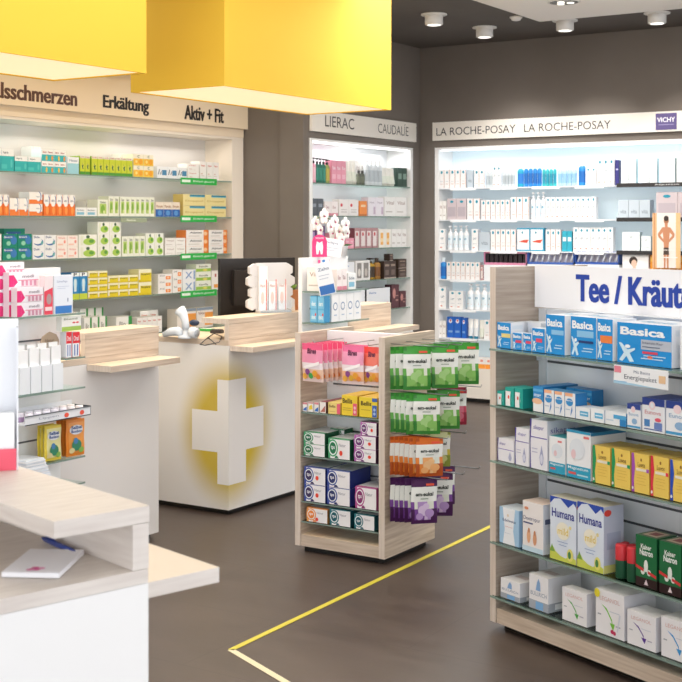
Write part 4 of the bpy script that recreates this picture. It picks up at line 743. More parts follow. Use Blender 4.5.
for x in (.13, .31, .44):
    b = MB(); b.tube([(x, .234, 1.03), (x, -.03, 1.03), (x, -.035, 1.045)], .0025, METAL, 6); b.build('hook', r)
DS = Frame((-3.07, 5.15), 90)
HOOKS = [(.06, 1.035), (.20, 1.035), (.36, 1.035), (.06, .815), (.24, .815), (.40, .815), (.06, .615), (.24, .615), (.06, .425), (.22, .425), (.38, .425)]
for s_, z in HOOKS:
    b = MB(); b.tube([(DW, s_, z), (DW+.30, s_, z), (DW+.305, s_, z+.012)], .0025, METAL, 6); b.build('hook', r)
def df(i, pa, pb, n, yt, key, desc, stack=1, dp=.19, d=.012, **k):
    run(DF, ZD[i], pa, pb, n, yt, key, k.pop('name', 'tea_box'), k.pop('cat', 'tea box'), desc, '%s glass shelf of central display' % ['top', 'second', 'third', 'lowest'][i], stack, d, dp, **k)
MBX = dict(name='remedy_box', cat='remedy box')
df(0, 302.5, 307.5, 1, 402.5, 'tiny_blue', 'tiny white and blue box', dp=.16, **MBX); df(0, 308, 313.5, 1, 402.5, 'tiny_yellow', 'tiny white and yellow box', dp=.16, **MBX)
df(0, 314, 319, 1, 402.5, 'tiny_blue', 'second tiny white and blue box', dp=.16, **MBX); df(0, 319.5, 326, 1, 402, 'tiny_brown', 'tiny white and brown box', dp=.19, **MBX)
df(0, 328, 340.5, 1, 402.5, 'bettis_pale', 'small pale yellow box with pink strip', dp=.14, **MBX); df(0, 341.5, 357.5, 1, 395.5, 'bettis_pink', 'tall yellow box with pink strip', dp=.19, **MBX); df(0, 359, 377.5, 1, 397.5, 'bettis_blue', 'tall yellow box with blue strip', dp=.19, **MBX)
df(1, 303.5, 325, 1, 432.5, 'h_green', 'green and white tea box', 2, dp=.19); df(1, 328, 350, 1, 439, 'h_green_b', 'larger green tea box with red dot'); df(1, 354, 376, 1, 436, 'h_purple', 'purple and white tea box', 2)
product(DF, DF.s(368, .012), .016, DF.z(365, 436, .012)+.003, .088, .062, .17, 'h_purple', 'tea_box', 'tea box', 'purple tea box lying on top of the purple pair, second glass shelf', 'central display')
for j in range(3): product(DF, DF.s(328, .1)+.028*j, .14, .473, .026, .118, .08, 'h_green', 'tea_box', 'tea box', 'narrow dark green box behind green tea box', 'central display')
df(2, 304, 325.5, 1, 467.5, 'h_blue_b', 'blue tea box with red dot', 2); df(2, 327, 350, 1, 470.5, 'h_blue', 'blue and white tea box', 2); df(2, 355, 376.5, 1, 487.5, 'h_pink', 'pink and white tea box')
df(3, 306.5, 327.5, 1, 508.5, 'h_orange', 'orange and white tea box'); df(3, 329.5, 350.5, 1, 510, 'h_teal', 'dark teal tea box'); df(3, 354, 374.5, 1, 515, 'h_teal', 'lower teal tea box', dp=.19)
# fruit candy bags on the three front hooks
BG = dict(kind='bag')
def bag(fr, s, d, z, w, h, t, key, yaw, desc, place, tilt=0, order='from front'): product(fr, s, d, z, w, h, t, key, 'candy_bag', 'candy bag', desc, place, '', 'bag', yaw, None, tilt, order)
for j in range(6): bag(DF, .13-.01+.006*j, -.02+.034*j, 1.0235-.185, .125, .185, .02, 'fruit_pink', math.radians(-4), 'pink fruit candy bag on front left hook', 'central display', math.radians(2))
for j in range(2): bag(DF, .335, .0+.04*j, 1.0235-.185, .115, .185, .02, 'fruit_rose', math.radians(3), 'rose pink fruit candy bag on middle front hook', 'central display')
bag(DF, .425, .03, 1.0235-.185, .09, .18, .026, 'fruit_red', math.radians(2), 'red fruit candy bag on front right hook', 'central display')
# herb candy bags on the side hooks, each row from the panel outwards
def side_row(z, hook, key, n, x0, step, yaw, h, w, desc, t=.0125):
    for j in range(n):
        y = math.radians(yaw + 9 - (9 if j == n-1 and n > 1 else 0)); ex = .016 if j == n-1 and n > 1 else 0
        bag(Frame((XP, 5.15+hook), 0), x0-.006+step*j+ex*.8, 0, z-h-.0045-random.uniform(0, .006), w, h, t, key, y, desc, 'hook side of central display', 0, 'from panel')
XP = -3.07
for a in [(1.035, .06, 'herb_green', 3, .072, .03, 40, .2, .13, 'green herb candy bag on near top hook'),
 (1.035, .20, 'herb_green', 4, .115, .03, 36, .2, .125, 'green herb candy bag on middle top hook'),
 (1.035, .36, 'herb_green', 4, .14, .03, 34, .2, .13, 'green herb candy bag on far top hook'),
 (.815, .06, 'herb_green', 5, .072, .028, 36, .183, .125, 'green herb candy bag on near second hook'),
 (.815, .24, 'herb_green', 2, .165, .03, 34, .183, .12, 'green herb candy bag on middle second hook'),
 (.815, .40, 'herb_red', 2, .125, .03, 34, .183, .11, 'red herb candy bag on far second hook'),
 (.615, .06, 'herb_orange', 6, .068, .026, 46, .178, .13, 'orange herb candy bag on third hook'),
 (.615, .24, 'herb_yellow', 2, .12, .03, 34, .165, .11, 'pale yellow candy bag on third hook'),
 (.425, .06, 'herb_purple', 5, .066, .026, 46, .205, .125, 'purple herb candy bag on near lowest hook'),
 (.425, .22, 'herb_purple', 2, .13, .032, 34, .205, .13, 'purple herb candy bag on middle lowest hook'),
 (.425, .38, 'herb_purple', 1, .115, .04, 34, .19, .11, 'dark purple herb candy bag on far lowest hook')]: side_row(*a)
# ------------------------------------------------------------------ tea gondola at the right
GF = Frame((-2.248, 4.586), -23.5); GW, GDp, GH = 1.32, .5, 1.43
ZG = [1.113, .888, .67, .35, .137]
r = empty('tea_gondola', GF.world(0, 0, 0), GF.ang); tag(r, 'tall oak gondola with glass shelves under a white sign with blue letters', 'shelf gondola')
OAKG = noise_mat('greyed_oak', '#9c8d80', '#b7a99b', (1.2, 1.2, 26), 3.0, 5, .5, .05)
b = MB(); b.box(0, .034, 0, GDp, .03, GH, OAKG, front=OAKV); b.build('side_panel', r)
b = MB(); b.box(GW-.034, GW, 0, GDp, .03, GH, OAKG, front=OAKV); b.build('side_panel', r)
b = MB(); b.box(.035, GW-.035, .004, GDp-.004, .03, .088, OAK, top=OAKG, front=OAK); b.build('base_board', r)
b = MB(); b.box(.03, GW-.03, .05, GDp-.05, 0, .029, mat('#15120f')); b.build('plinth', r)
b = MB(); b.box(.035, GW-.035, .235, .275, .089, GH-.17, mat('#eef1f5', .45)); b.build('spine_panel', r)
b = MB(); b.box(.035, .075, .226, .234, .089, 1.26, mat('#e3e6ea', .4)); b.build('upright', r)
for z in (1.05, .80, .575, .49, .26):
    b = MB(); b.box(.078, GW-.036, .2335, .2346, z-.0045, z+.0045, mat('#4e5157', .5)); b.build('slot_rail', r)
for z in ZG:
    b = MB(); b.box(.036, GW-.036, .0, .225, z-.009, z-.001, GLASS, front=GEDGE)
    b.box(.03 if z > 1 else .014, GW, -.03 if z > 1 else -.012, -.0005, z-.009, z-.001, GLASS, front=GEDGE); b.build('glass_shelf', r)
for z in (.4, .7, 1.0):
    b = MB(); b.box(.036, GW-.036, .277, GDp-.006, z-.009, z-.001, GLASS, back=GEDGE); b.build('glass_shelf', r)
for z in ZG[:4]:
    b = MB(); b.prism([(.05, .2), (.056, .2), (.056, .226), (.05, .226)], z-.06, z-.01, mat('#dfe2e6')); b.build('bracket', r)
b = MB(); b.box(.045, GW-.05, .196, .212, 1.268, 1.437, mat('#f3f3f6', .35)); sb = b.build('sign_board', r)
b = MB(); b.decal(lambda u, v, k: (u, .195-.0006*k, v), [T('Tee / Kräuter', GF.s(576.5, .196), GF.z(600, 303, .196), GF.s(704, .196), GF.z(600, 275, .196), '#1a3f9f', .022)+(.0042,)]); b.build('lettering', sb)
PG = ['top', 'second', 'third', 'fourth', 'lowest']
def gf(i, pa, pb, n, yt, key, desc, dp=.16, d=.008, stack=1, name='remedy_box', cat='remedy box', **k):
    run(GF, ZG[i], pa, pb, n, yt, key, name, cat, desc, '%s shelf of tea gondola' % PG[i], stack, d, dp, **k)
BX = dict(name='mineral_powder_box', cat='powder box')
gf(0, 497, 511, 1, 322.5, 'basica_yellow', 'blue box with pale yellow bar', dp=.068, **BX); gf(0, 512.5, 522, 1, 333, 'basica_red', 'small blue box with pink bar', dp=.05, **BX)
gf(0, 523, 531.5, 1, 333.5, 'basica_red', 'second small blue box with pink bar', dp=.05, **BX); gf(0, 532, 545, 1, 328.5, 'basica_redbig', 'blue box with red bar', dp=.09, **BX)
gf(0, 545.8, 565, 1, 315, 'basica_tall', 'tall blue box with light blue bar', dp=.19, **BX); gf(0, 570.5, 596.5, 1, 317, 'basica_aqua', 'wide blue box with aqua bar', dp=.19, **BX)
gf(0, 597, 613, 1, 319, 'basica_orange', 'blue box with orange bar', dp=.12, **BX); gf(0, 617, 672, 1, 324, 'basica_big', 'largest blue box with grey bar', dp=.19, **BX)
gf(0, 511.5, 519.5, 2, 322, 'basica_white', 'white box behind small blue boxes', dp=.1, d=.08, **BX); gf(0, 527.5, 541, 1, 322.5, 'basica_white', 'white box behind red bar box', dp=.08, d=.115, **BX)
gf(0, 680, 730, 1, 330, 'basica_white', 'white box at frame edge', dp=.15, **BX)
s0, s1 = GF.s(614.5)+.03, GF.s(668)+.03; b = MB(); w = s1-s0
b.box(0, w, 0, .002, -.058, .006, mat('#f2f4f6', .3)); b.decal(lambda u, v, k: (u*w, -.0005*k, -.058+v*.064), [T('Energiepaket', .2, .22, .8, .55, '#454e63', .0), T('Mit Basica', .38, .66, .68, .82, '#6f7890', .0), R_(.01,.6,.14,.95,'#e8899a'), R_(.84,.3,.96,.7,'#e9c49a'), R_(0,0,.25,.15,'#7fb8dc'), ('p',[(0,.12),(.4,.1),(.9,.0),(0,.0)],'#a9cfe6')])
tag(b.build('shelf_card', None, GF.world(s0, -.0335, ZG[0]-.009), GF.ang), 'white printed price card clipped below the largest blue box', 'shelf card')
gf(1, 497, 504.5, 1, 391, 'teal_pack', 'teal and white pack'); gf(1, 505, 514, 1, 387.5, 'teal_pack', 'taller teal and white pack', dp=.1); gf(1, 514.5, 523, 1, 388.5, 'teal_pack', 'last teal and white pack', dp=.08)
gf(1, 533, 543.5, 1, 386.5, 'multi_blue', 'blue box with orange arc', dp=.18); gf(1, 544, 575.5, 3, 391.5, 'multi_orange', 'white and orange box with blue lid', dp=.06); gf(1, 566, 592, 3, 389, 'multi_blue', 'plain blue box at back', dp=.06, d=.1)
gf(1, 575.5, 590, 1, 407.5, 'flat_blueband', 'flat white box with cyan edge', dp=.07); gf(1, 590.5, 604.5, 1, 409, 'flat_blueband', 'flat white box with cyan band', dp=.14); gf(1, 605, 626.5, 1, 412, 'flat_blueend', 'flat white box with blue end', dp=.14)
gf(1, 627, 641, 1, 404, 'navy_lid_plain', 'small white box with navy lid', dp=.06); gf(1, 642, 665, 1, 398.5, 'navy_lid', 'white box with navy lid and red badge', dp=.14); gf(1, 665.8, 692, 1, 402, 'navy_lid_plain', 'wide white box with navy lid', dp=.14)
gf(2, 497.5, 514, 1, 439, 'sikapur_flat', 'flat white box with purple edge', dp=.19); gf(2, 515, 529, 1, 428.5, 'sikapur', 'white box with purple edge and drop', dp=.14); gf(2, 530, 547.5, 1, 420, 'sikapur', 'tall white box with purple edge and drop', dp=.16)
gf(2, 549, 565.5, 1, 437, 'teal_lid', 'white box with teal top and foot', dp=.12); gf(2, 566.5, 591, 1, 431, 'teal_white_big', 'large white box with teal foot', dp=.18)
gf(2, 592.5, 610.5, 1, 446.5, 'luvos_green', 'yellow box with green side stripe', dp=.14); gf(2, 611.5, 630.5, 1, 449.5, 'luvos_green', 'second yellow box with green side stripe', dp=.14); gf(2, 631.5, 649.5, 1, 454, 'luvos_purple', 'yellow box with purple side stripe', dp=.14)
gf(2, 650.5, 669, 1, 457, 'luvos_red', 'yellow box with red side stripe', dp=.14); gf(2, 670, 690, 1, 461, 'luvos_blue', 'yellow box with blue side stripe', dp=.14)
FD = dict(name='baby_food_box', cat='food box')
gf(3, 499.2, 519, 1, 508.5, 'edelweiss', 'pale blue milk sugar box', dp=.09, **FD); gf(3, 522.5, 543.5, 1, 502.5, 'dextropur', 'white glucose box with children picture', dp=.09, **FD)
gf(3, 550, 576.5, 1, 498.5, 'humana', 'blue and yellow milk powder box', dp=.08, **FD); gf(3, 577.3, 604, 1, 504, 'humana', 'right hand blue and yellow milk powder box', dp=.1, **FD)
gf(3, 612, 622.5, 1, 545, 'redlid', 'small green tub with red lid', name='tablet_tub', cat='tub', kind='bottle'); gf(3, 623.5, 634, 1, 548, 'redlid', 'front green tub with red lid', name='tablet_tub', cat='tub', kind='bottle')
gf(3, 617, 633.5, 2, 544, 'redlid', 'back row tub with red lid', name='tablet_tub', cat='tub', kind='bottle', d=.09)
gf(3, 635.5, 657, 1, 536.5, 'natron', 'green soda powder box with red stripe', dp=.1, name='soda_box', cat='powder box'); gf(3, 659, 681.5, 1, 543, 'natron', 'second green soda powder box', dp=.1, name='soda_box', cat='powder box')
gf(3, 683.5, 705, 1, 550, 'natron', 'third green soda powder box', dp=.1, name='soda_box', cat='powder box')
gf(4, 500.5, 520, 1, 580.5, 'bullrich', 'low white box with grey foot', dp=.17); gf(4, 529, 548.5, 1, 576, 'bullrich', 'taller white box with grey foot', dp=.17)
gf(4, 562, 587, 1, 590.5, 'arrow_green', 'white box with green arrow', dp=.05); gf(4, 595.5, 624.5, 1, 592, 'arrow_green_big', 'large white box with green arrow', dp=.16)
gf(4, 627, 656, 1, 613.5, 'arrow_purple', 'white box with purple arrow', dp=.09); gf(4, 661, 692, 1, 620.5, 'arrow_blue', 'white box with blue arrow', dp=.12)
# ------------------------------------------------------------------ racks on the counters
def rack(y0, y1, z0, z1, shelves, label, dx=.155):
    r = empty('counter_rack', (XC, y0, z0), 0); tag(r, label, 'rack'); h = z1-z0
    b = MB(); b.box(.004, .03, 0, y1-y0, 0, h, mat('#f2f2f3', .3)); b.build('back_panel', r)
    for z in shelves:
        z, ys = z if isinstance(z, tuple) else (z, 0)
        b = MB(); b.box(.031, .031+dx, ys, y1-y0, z-z0-.009, z-z0-.001, GLASS, front=GEDGE, right=GEDGE); b.build('glass_shelf', r)
        b = MB(); b.box(.0302, .0312, .08, y1-y0-.08, z-z0+.072, z-z0+.08, mat('#5a5d63', .5)); b.build('slot_rail', r)
    return r
rack(6.235, 6.74, .5, 1.40, [1.205, 1.02, .8], 'white rack with glass shelves at the far end of the cross counter')
rack(3.84, 4.27, .36, 1.40, [1.2, (1.0, .31), .863, (.55, .2), .43], 'white rack with glass shelves at the left side on the nearer counter')
RK = Frame((XC+.031+.155, 0), 90)     # front edge plane of the rack shelves
def rk(z, pa, pb, n, yt, key, desc, place, dp=.12, d=.008, stack=1, name='dental_box', cat='dental care box', **k): run(RK, z, pa, pb, n, yt, key, name, cat, desc, place, stack, d, dp, **k)
simple('sky_box', '#5fb2e0', '#4a9ccc', [R_(.06,.53,.94,.96,'#7cc4ea'), R_(.06,.04,.94,.47,'#7cc4ea'), T('dent',.2,.62,.8,.8,'#e9f5fb'), T('dent',.2,.12,.8,.3,'#e9f5fb'), ('e',.8,.3,.1,.06,'#e8564c')])
simple('ring_box', '#f2f3f4', '#d9dde0', [('e',.5,.52,.3,.14,'#7d93b5'), ('e',.5,.52,.22,.1,'#f2f3f4'), R_(.3,.2,.7,.24,'#b3c4d8'), R_(0,.94,1,1,'#d6dde2')])
simple('pink_paste', '#f3eef2', '#efdbe4', [R_(.0,.0,.16,.8,'#e6327a'), ('p',[(.16,0),(.16,.8),(.3,.3)],'#e6327a'), R_(.4,.0,.95,.42,'#ead9df'), T('medi',.45,.6,.85,.8,'#9a8f98'), R_(.42,.05,.5,.4,'#cc8ea4'), R_(.56,.05,.64,.4,'#cc8ea4'), R_(.7,.05,.78,.4,'#cc8ea4'), R_(.84,.05,.92,.4,'#cc8ea4'), R_(.3,.42,1,.46,'#e04a78')])
simple('blue_leaflet', '#e9eef6', '#dfe6ee', [R_(.06,.0,.94,.2,'#3c7fc8'), T('Zahnpflege',.12,.8,.7,.86,'#8a94b4',.0), R_(.15,.7,.8,.71,'#b9c1d6'), R_(.15,.65,.6,.66,'#b9c1d6'), R_(.7,.3,.74,.4,'#5d6a94')])
simple('red_leaflet', '#e8485c', '#e9d9db', [('p',[(0,.6),(1,.7),(1,1),(0,1)],'#f3e3e4'), ('e',.55,.4,.3,.14,'#b89a9a'), R_(.1,.1,.9,.2,'#f6d8da')])
simple('red_toothbox', '#e2303c', '#dfe0e4', [R_(0,0,.9,.55,'#eef0f3'), R_(.2,.05,.34,.5,'#3b5fb0'), R_(.58,.05,.72,.5,'#3b5fb0'), T('Oral',.1,.65,.8,.85,'#f6e6e8')])
simple('white_greenfoot', '#f0efe9', '#e2e1dc', [R_(0,0,1,.3,'#a5c65a'), T('Blend',.1,.75,.8,.88,'#9aa08a'), ('e',.62,.55,.08,.06,'#e05a5a'), ('e',.8,.55,.08,.06,'#e05a5a')])
PRR = 'right rack shelf'
RN = Frame((0, 6.25), 0)
run(RN, 1.02, 310, 324.5, 2, 296, 'sky_box', 'dental_box', 'dental care box', 'sky blue dental box', 'lower shelf of far white rack', 1, 0, .06); rk(1.02, 331.5, 361, 4, 291.5, 'ring_box', 'white box with blue ring', 'lower shelf of far white rack', dp=.06)
run(RN, 1.205, 307, 323.5, 1, 267, 'white_plain', 'dental_box', 'dental care box', 'plain white box', 'upper shelf of far white rack', 1, 0, .07); rk(1.205, 337, 347, 2, 269, 'white_pinkfoot', 'white box with pink foot', 'upper shelf of far white rack', dp=.04)
rk(1.205, 348, 356, 1, 273, 'white_bluedash', 'white box with blue dash', 'upper shelf of far white rack', dp=.06)
b = MB(); b.box(-.05, .05, 0, .004, 0, .19, mat('#eef0f3')); b.decal(lambda u, v, k: (-.05+.1*u, -.0005*k, .19*v), [R_(.05,.02,.95,.3,'#2f6cb4'), T('Zahn',.15,.75,.85,.85,'#8a94a8'), R_(.15,.6,.8,.62,'#b4bccb'), R_(.15,.5,.7,.52,'#b4bccb')])
o = b.build('leaflet', None, (-4.085, 6.215, 1.19), math.radians(50)); o.rotation_euler = (0, math.radians(-12), math.radians(50)); tag(o, 'tilted white leaflet with blue foot in front of the far rack', 'leaflet')
b = MB(); b.lathe([(.03,0),(.032,.12)], ACRYL, 14)
for k in range(6):
    a = k*1.05; b.tube([(.018*math.cos(a), .018*math.sin(a), .004), (.03*math.cos(a), .03*math.sin(a), .15)], .004, ['#e8518c', '#3c84c8', '#f1f1f4'][k % 3], 6); b.box(.03*math.cos(a)-.006, .03*math.cos(a)+.006, .03*math.sin(a)-.004, .03*math.sin(a)+.004, .15, .18, ['#f6f6f8', '#e8518c', '#3c84c8'][k % 3])
tag(b.build('toothbrush_cup', None, (-4.24, 6.40, 1.2055)), 'clear cup of pink and blue toothbrushes on the far rack', 'toothbrush cup')
b = MB(); pk = mat('#e3357c', .4)
pts = [(-.045, 0), (.045, 0), (.045, .09)]+[(.045*math.cos(a*PI/8), .09+.045*math.sin(a*PI/8)) for a in range(1, 8)]+[(-.045, .09)]
b.faces([(x, 0, z) for x, z in pts]+[(x, .006, z) for x, z in pts], [tuple(range(len(pts))), tuple(range(len(pts), 2*len(pts)))[::-1]]+[(i, i+len(pts), (i+1) % len(pts)+len(pts), (i+1) % len(pts)) for i in range(len(pts))], pk)
b.decal(lambda u, v, k: (-.045+.09*u, -.0006*k, .135*v), [('p',[(.3,.12),(.42,.12),(.46,.3),(.54,.3),(.58,.12),(.7,.12),(.74,.45),(.68,.7),(.5,.62),(.32,.7),(.26,.45)],'#f8f4f6'), T('WHITE',.22,.8,.78,.87,'#f8e6ee')])
b.box(-.03, .03, -.006, .03, 0, .004, pk); tag(b.build('tooth_sign', None, (-4.27, 6.40, 1.402), math.radians(35)), 'pink arch shaped sign with white tooth on top of the far rack', 'sign')
b = MB(); b.box(-.065, .065, 0, .004, 0, .11, mat('#eff1f3')); b.decal(lambda u, v, k: (-.065+.13*u, -.0006*k, .11*v), [T('Philips',.1,.66,.8,.84,'#7d8fa6'), R_(.1,.45,.9,.5,'#b9c4d2'), R_(.1,.3,.7,.35,'#b9c4d2')])
o = b.build('leaning_card', None, (-4.285, 6.54, 1.404), math.radians(40)); o.rotation_euler = (math.radians(-12), math.radians(9), math.radians(40)); tag(o, 'white printed card leaning between the pink sign and the orchid', 'card')
b = MB(); b.box(-.02, .02, 0, .04, 0, .035, '#f4f3f2'); tag(b.build('small_box', None, (-4.40, 6.26, 1.0825), 0), 'tiny plain white box beside the far rack', 'box')
# orchid
ox, oy = -4.30, 6.70
r = empty('potted_orchid', (ox, oy, 1.402)); tag(r, 'white blossomed orchid on top of the far white rack', 'plant')
b = MB(); b.lathe([(.028,0),(.036,.06),(.038,.062)], '#f1eef0', 16); b.build('pot', r)
b = MB()
for a in (0.3, 2.2, 4.0): b.faces([(0,0,.055),(.03*math.cos(a-.5),.03*math.sin(a-.5),.075),(.07*math.cos(a),.07*math.sin(a),.07),(.03*math.cos(a+.5),.03*math.sin(a+.5),.075)], [(0,1,2,3)], '#4f7a3c')
b.build('leaf', r)
b = MB(); b.tube([(0,0,.05),(-.01,-.02,.14),(-.03,-.06,.22),(-.07,-.12,.25),(-.1,-.17,.22)], .003, '#6a7a44', 5); b.tube([(0,0,.05),(.01,.01,.12),(.0,-.01,.19),(-.02,-.03,.17)], .003, '#6a7a44', 5); b.build('stem', r)
for (x, y, z, q) in ((-.03,-.06,.21,1), (-.07,-.12,.245,1.1), (-.1,-.17,.2,1), (-.08,-.15,.16,.8), (.01,-.0,.19,1.1), (-.02,-.03,.15,1), (-.0,-.03,.1,.9), (-.05,-.06,.14,.8), (-.03,-.11,.18,.9), (.0,.03,.14,.8)):
    b = MB(); R2 = .034*q
    for k in range(5):
        a = k*2*PI/5+PI/2; c0 = (x+.02, y+R2*.8*math.cos(a)-.01, z+R2*.8*math.sin(a)); b.blob(c0, (.004, R2*.62, R2*.62), '#f4efec', 8, 5)
    b.blob((x+.027, y-.01, z), (.006, .006, .007), '#a5486c', 6, 4); b.build('blossom', r)
# left rack contents
PLR = 'near white rack'
for j, (pa, pb, zt, dd, st) in enumerate(((17, 43, 288, .01, 2), (9, 38, 272, .05, 3), (-2, 24, 262, .09, 4))):
    for k in range(st):
        s0, s1 = RK.s(pa, dd), RK.s(pb, dd); zt_ = RK.z(20, zt, dd); h = (zt_-1.2)/st
        product(RK, (s0+s1)/2, dd, 1.2005+k*h, s1-s0, h-.001, .036, 'pink_paste', 'toothpaste_box', 'toothpaste box', '%s of %s column of pink and white boxes' % (['bottom box', 'second box', 'third box', 'top box'][k], ['front', 'middle', 'back'][j]), 'top shelf of near white rack')
rk(1.2, 44, 53, 1, 276, 'red_leaflet', 'red and white leaflet pack', 'top shelf of near white rack', dp=.03, name='leaflet_pack', cat='leaflet'); rk(1.2, 54, 73, 1, 275, 'blue_leaflet', 'pale leaflet with blue foot', 'top shelf of near white rack', dp=.02, name='leaflet_pack', cat='leaflet')
rk(1.0, 66, 72, 1, 332, 'red_toothbox', 'red and white toothbrush box', 'second shelf of near white rack', dp=.04); rk(1.0, 72.5, 80, 1, 332, 'red_toothbox', 'second red and white toothbrush box', 'second shelf of near white rack', dp=.04)
product(RK, RK.s(71.5, .01), .01, RK.z(71, 331.5, .008)+.003, .12, .066, .035, 'white_greenfoot', 'dental_box', 'dental care box', 'white box with green foot standing on two red toothbrush boxes', 'near white rack')
b = MB(); pts = [(-.05, 0), (.05, 0), (.056, .035), (.04, .06), (.02, .068), (0, .075), (-.02, .068), (-.045, .055), (-.056, .03)]
b.faces([(x, 0, z) for x, z in pts]+[(x, .004, z) for x, z in pts], [tuple(range(9)), tuple(range(9, 18))[::-1]]+[(i, i+9, (i+1) % 9+9, (i+1) % 9) for i in range(9)], mat('#b29c84', .6)); b.box(-.02, .02, .004, .03, 0, .004, '#b29c84')
b.decal(lambda u, v, k: (-.05+.1*u, -.0006*k, .07*v), [T('Natur',.2,.42,.75,.62,'#7a6450'), T('Pflege',.2,.2,.75,.36,'#7a6450')])
product_z = 1.0005; tag(b.build('kraft_sign', None, RK.world(RK.s(50, .05), .05, 1.045), RK.ang), 'brown kraft card sign between the rack shelves', 'sign')
b = MB(); b.box(-.03, .03, 0, .06, 0, .0435, '#f1f2f4'); tag(b.build('small_box', None, RK.world(RK.s(50, .045), .045, 1.0005), RK.ang), 'small white box under the kraft sign', 'box')
for k in range(4):
    pa, pb = 20+k*11, 30.4+k*11; s0, s1 = RK.s(pa, .01), RK.s(pb, .01); w = s1-s0; zt = RK.z(45, 349, .01)-.863
    r = empty('leaflet_dispenser', RK.world((s0+s1)/2, .01, .8635), RK.ang); tag(r, 'frosted white dispenser with white cards, %s of four on near rack' % ['first', 'second', 'third', 'fourth'][k], 'dispenser', 'four white card dispensers'); 
    b = MB(); b.prism([(-w/2+.001, 0), (w/2-.001, 0), (w/2-.001, .06), (-w/2+.001, .06)], 0, zt*.62, mat('#eef2f6', .25)); b.build('holder', r)
    b = MB(); b.box(-w/2+.004, w/2-.004, .012, .022, zt*.62, zt*(1.0+.04*(k % 2)), mat('#f8f8f8', .5)); b.box(-w/2+.006, w/2-.006, .03, .04, zt*.62, zt*1.12, mat('#f3f2f1', .5)); b.build('card', r)
# lip balm tray
r = empty('lip_balm_tray', RK.world(RK.s(20), -.03, .735), RK.ang); W = RK.s(86, -.03)-RK.s(20, -.03); tag(r, 'clear tray with dark rim holding small lilac jars on near rack', 'tray')
b = MB(); b.box(0, W, 0, .12, 0, .006, mat('#e9ecef', .3)); b.box(0, W, 0, .004, .006, .04, mat('#eceef2', .3)); b.box(0, W, .116, .12, .006, .06, mat('#e9ecef', .3)); b.build('tray_body', r)
b = MB(); b.box(W, W+.003, 0, .12, 0, .042, mat('#3c4448', .3)); b.box(0, W, -.003, 0, 0, .004, mat('#3c4448', .3)); b.box(0, W, -.0035, 0, .037, .041, mat('#596066', .3)); b.build('rim', r)
b = MB(); b.decal(lambda u, v, k: (u*W, -.001-.0006*k, .006+v*.03), [('e',.62,.4,.035,.35,'#ee5a44'), ('e',.86,.4,.035,.35,'#ee5a44'), T('Lippen',.2,.3,.5,.7,'#b9bcc6')]); b.build('price_print', r)
SP['lipjar'] = dict(f='#a98fb4', cap='#e9e4ee', lab='#8e72a0', style='jar'); SP['lipjar_pink'] = dict(f='#e9a898', cap='#eee4e4', lab='#d98a80', style='jar')
TR = Frame(RK.world(RK.s(20), -.03)[:2], 90)
for j in range(2):
    for k in range(7):
        product(TR, .045+k*(W-.08)/6.2, .008+.052*j, .7415, .036, .04, .036, 'lipjar_pink' if k > 4 else 'lipjar', 'lip_balm_jar', 'jar', ('salmon' if k > 4 else 'lilac')+' lip balm jar in %s row' % ['front', 'back'][j], 'clear tray of near rack', '', 'bottle')
b = MB(); b.box(.031, .1, 0, .02, 0, .012, mat('#dfe2e6')); 
# candy bags in clear bin
for k in range(3): bag(RK, RK.s(51, .03)+k*.003, .02+.025*k, .5515, .092, .155, .015, 'kids_yellow', math.radians(-6+1*k), 'yellow sage candy bag in the rack', 'near white rack')
for k in range(4): bag(RK, RK.s(75, .03)+.003*k-.01, .02+.024*k, .5515, .105, .165, .016, 'kids_orange', math.radians(-6+1*k), 'orange sage candy bag in the rack', 'near white rack')
b = MB()
for k in range(22):
    dx = (k*37 % 5)*.003; q = .0035*k
    b.prism([(-.085+dx, -.02+dx*.5), (.10-q, -.02+dx*.5), (.10-q, .11), (-.085+dx, .11)], k*.0068+.0005, k*.0068+.0064, mat(['#f7f8fb', '#eaf0f7'][k % 2], .5))
tag(b.build('paper_stack', None, RK.world(RK.s(38), .006, .431), RK.ang), 'thick loose stack of white papers at the lower left of near rack', 'paper stack')
b = MB(); b.box(0, .05, 0, .1, 0, .035, '#c8242e'); tag(b.build('small_box', None, RK.world(RK.s(66), .02, .3605), RK.ang), 'small red box under the lowest glass shelf of near rack', 'box')
# brochure holder on the nearest counter
r = empty('brochure_holder', (-2.035, 1.905, 1.0815), 0); r.rotation_euler = (0, 0, math.radians(47)); tag(r, 'tall white brochure holder with red foot strip at the left frame edge', 'brochure holder')
b = MB(); b.box(-.16, .0, .05, .056, 0, .315, mat('#f2f4f8', .3)); b.box(-.003, 0, 0, .05, 0, .3, mat('#eef0f6', .3)); b.box(-.16, -.003, 0, .05, 0, .006, mat('#f2f4f8', .3)); b.build('frame', r)
b = MB(); b.box(-.158, -.004, -.003, .0, 0, .045, mat('#ea5a70', .4)); b.build('foot_strip', r)
for k in range(3):
    b = MB(); b.box(-.155+.05*k, -.108+.05*k, .006, .02, .0065, .12, mat('#f7f7f8', .6)); b.build('leaflet', r)
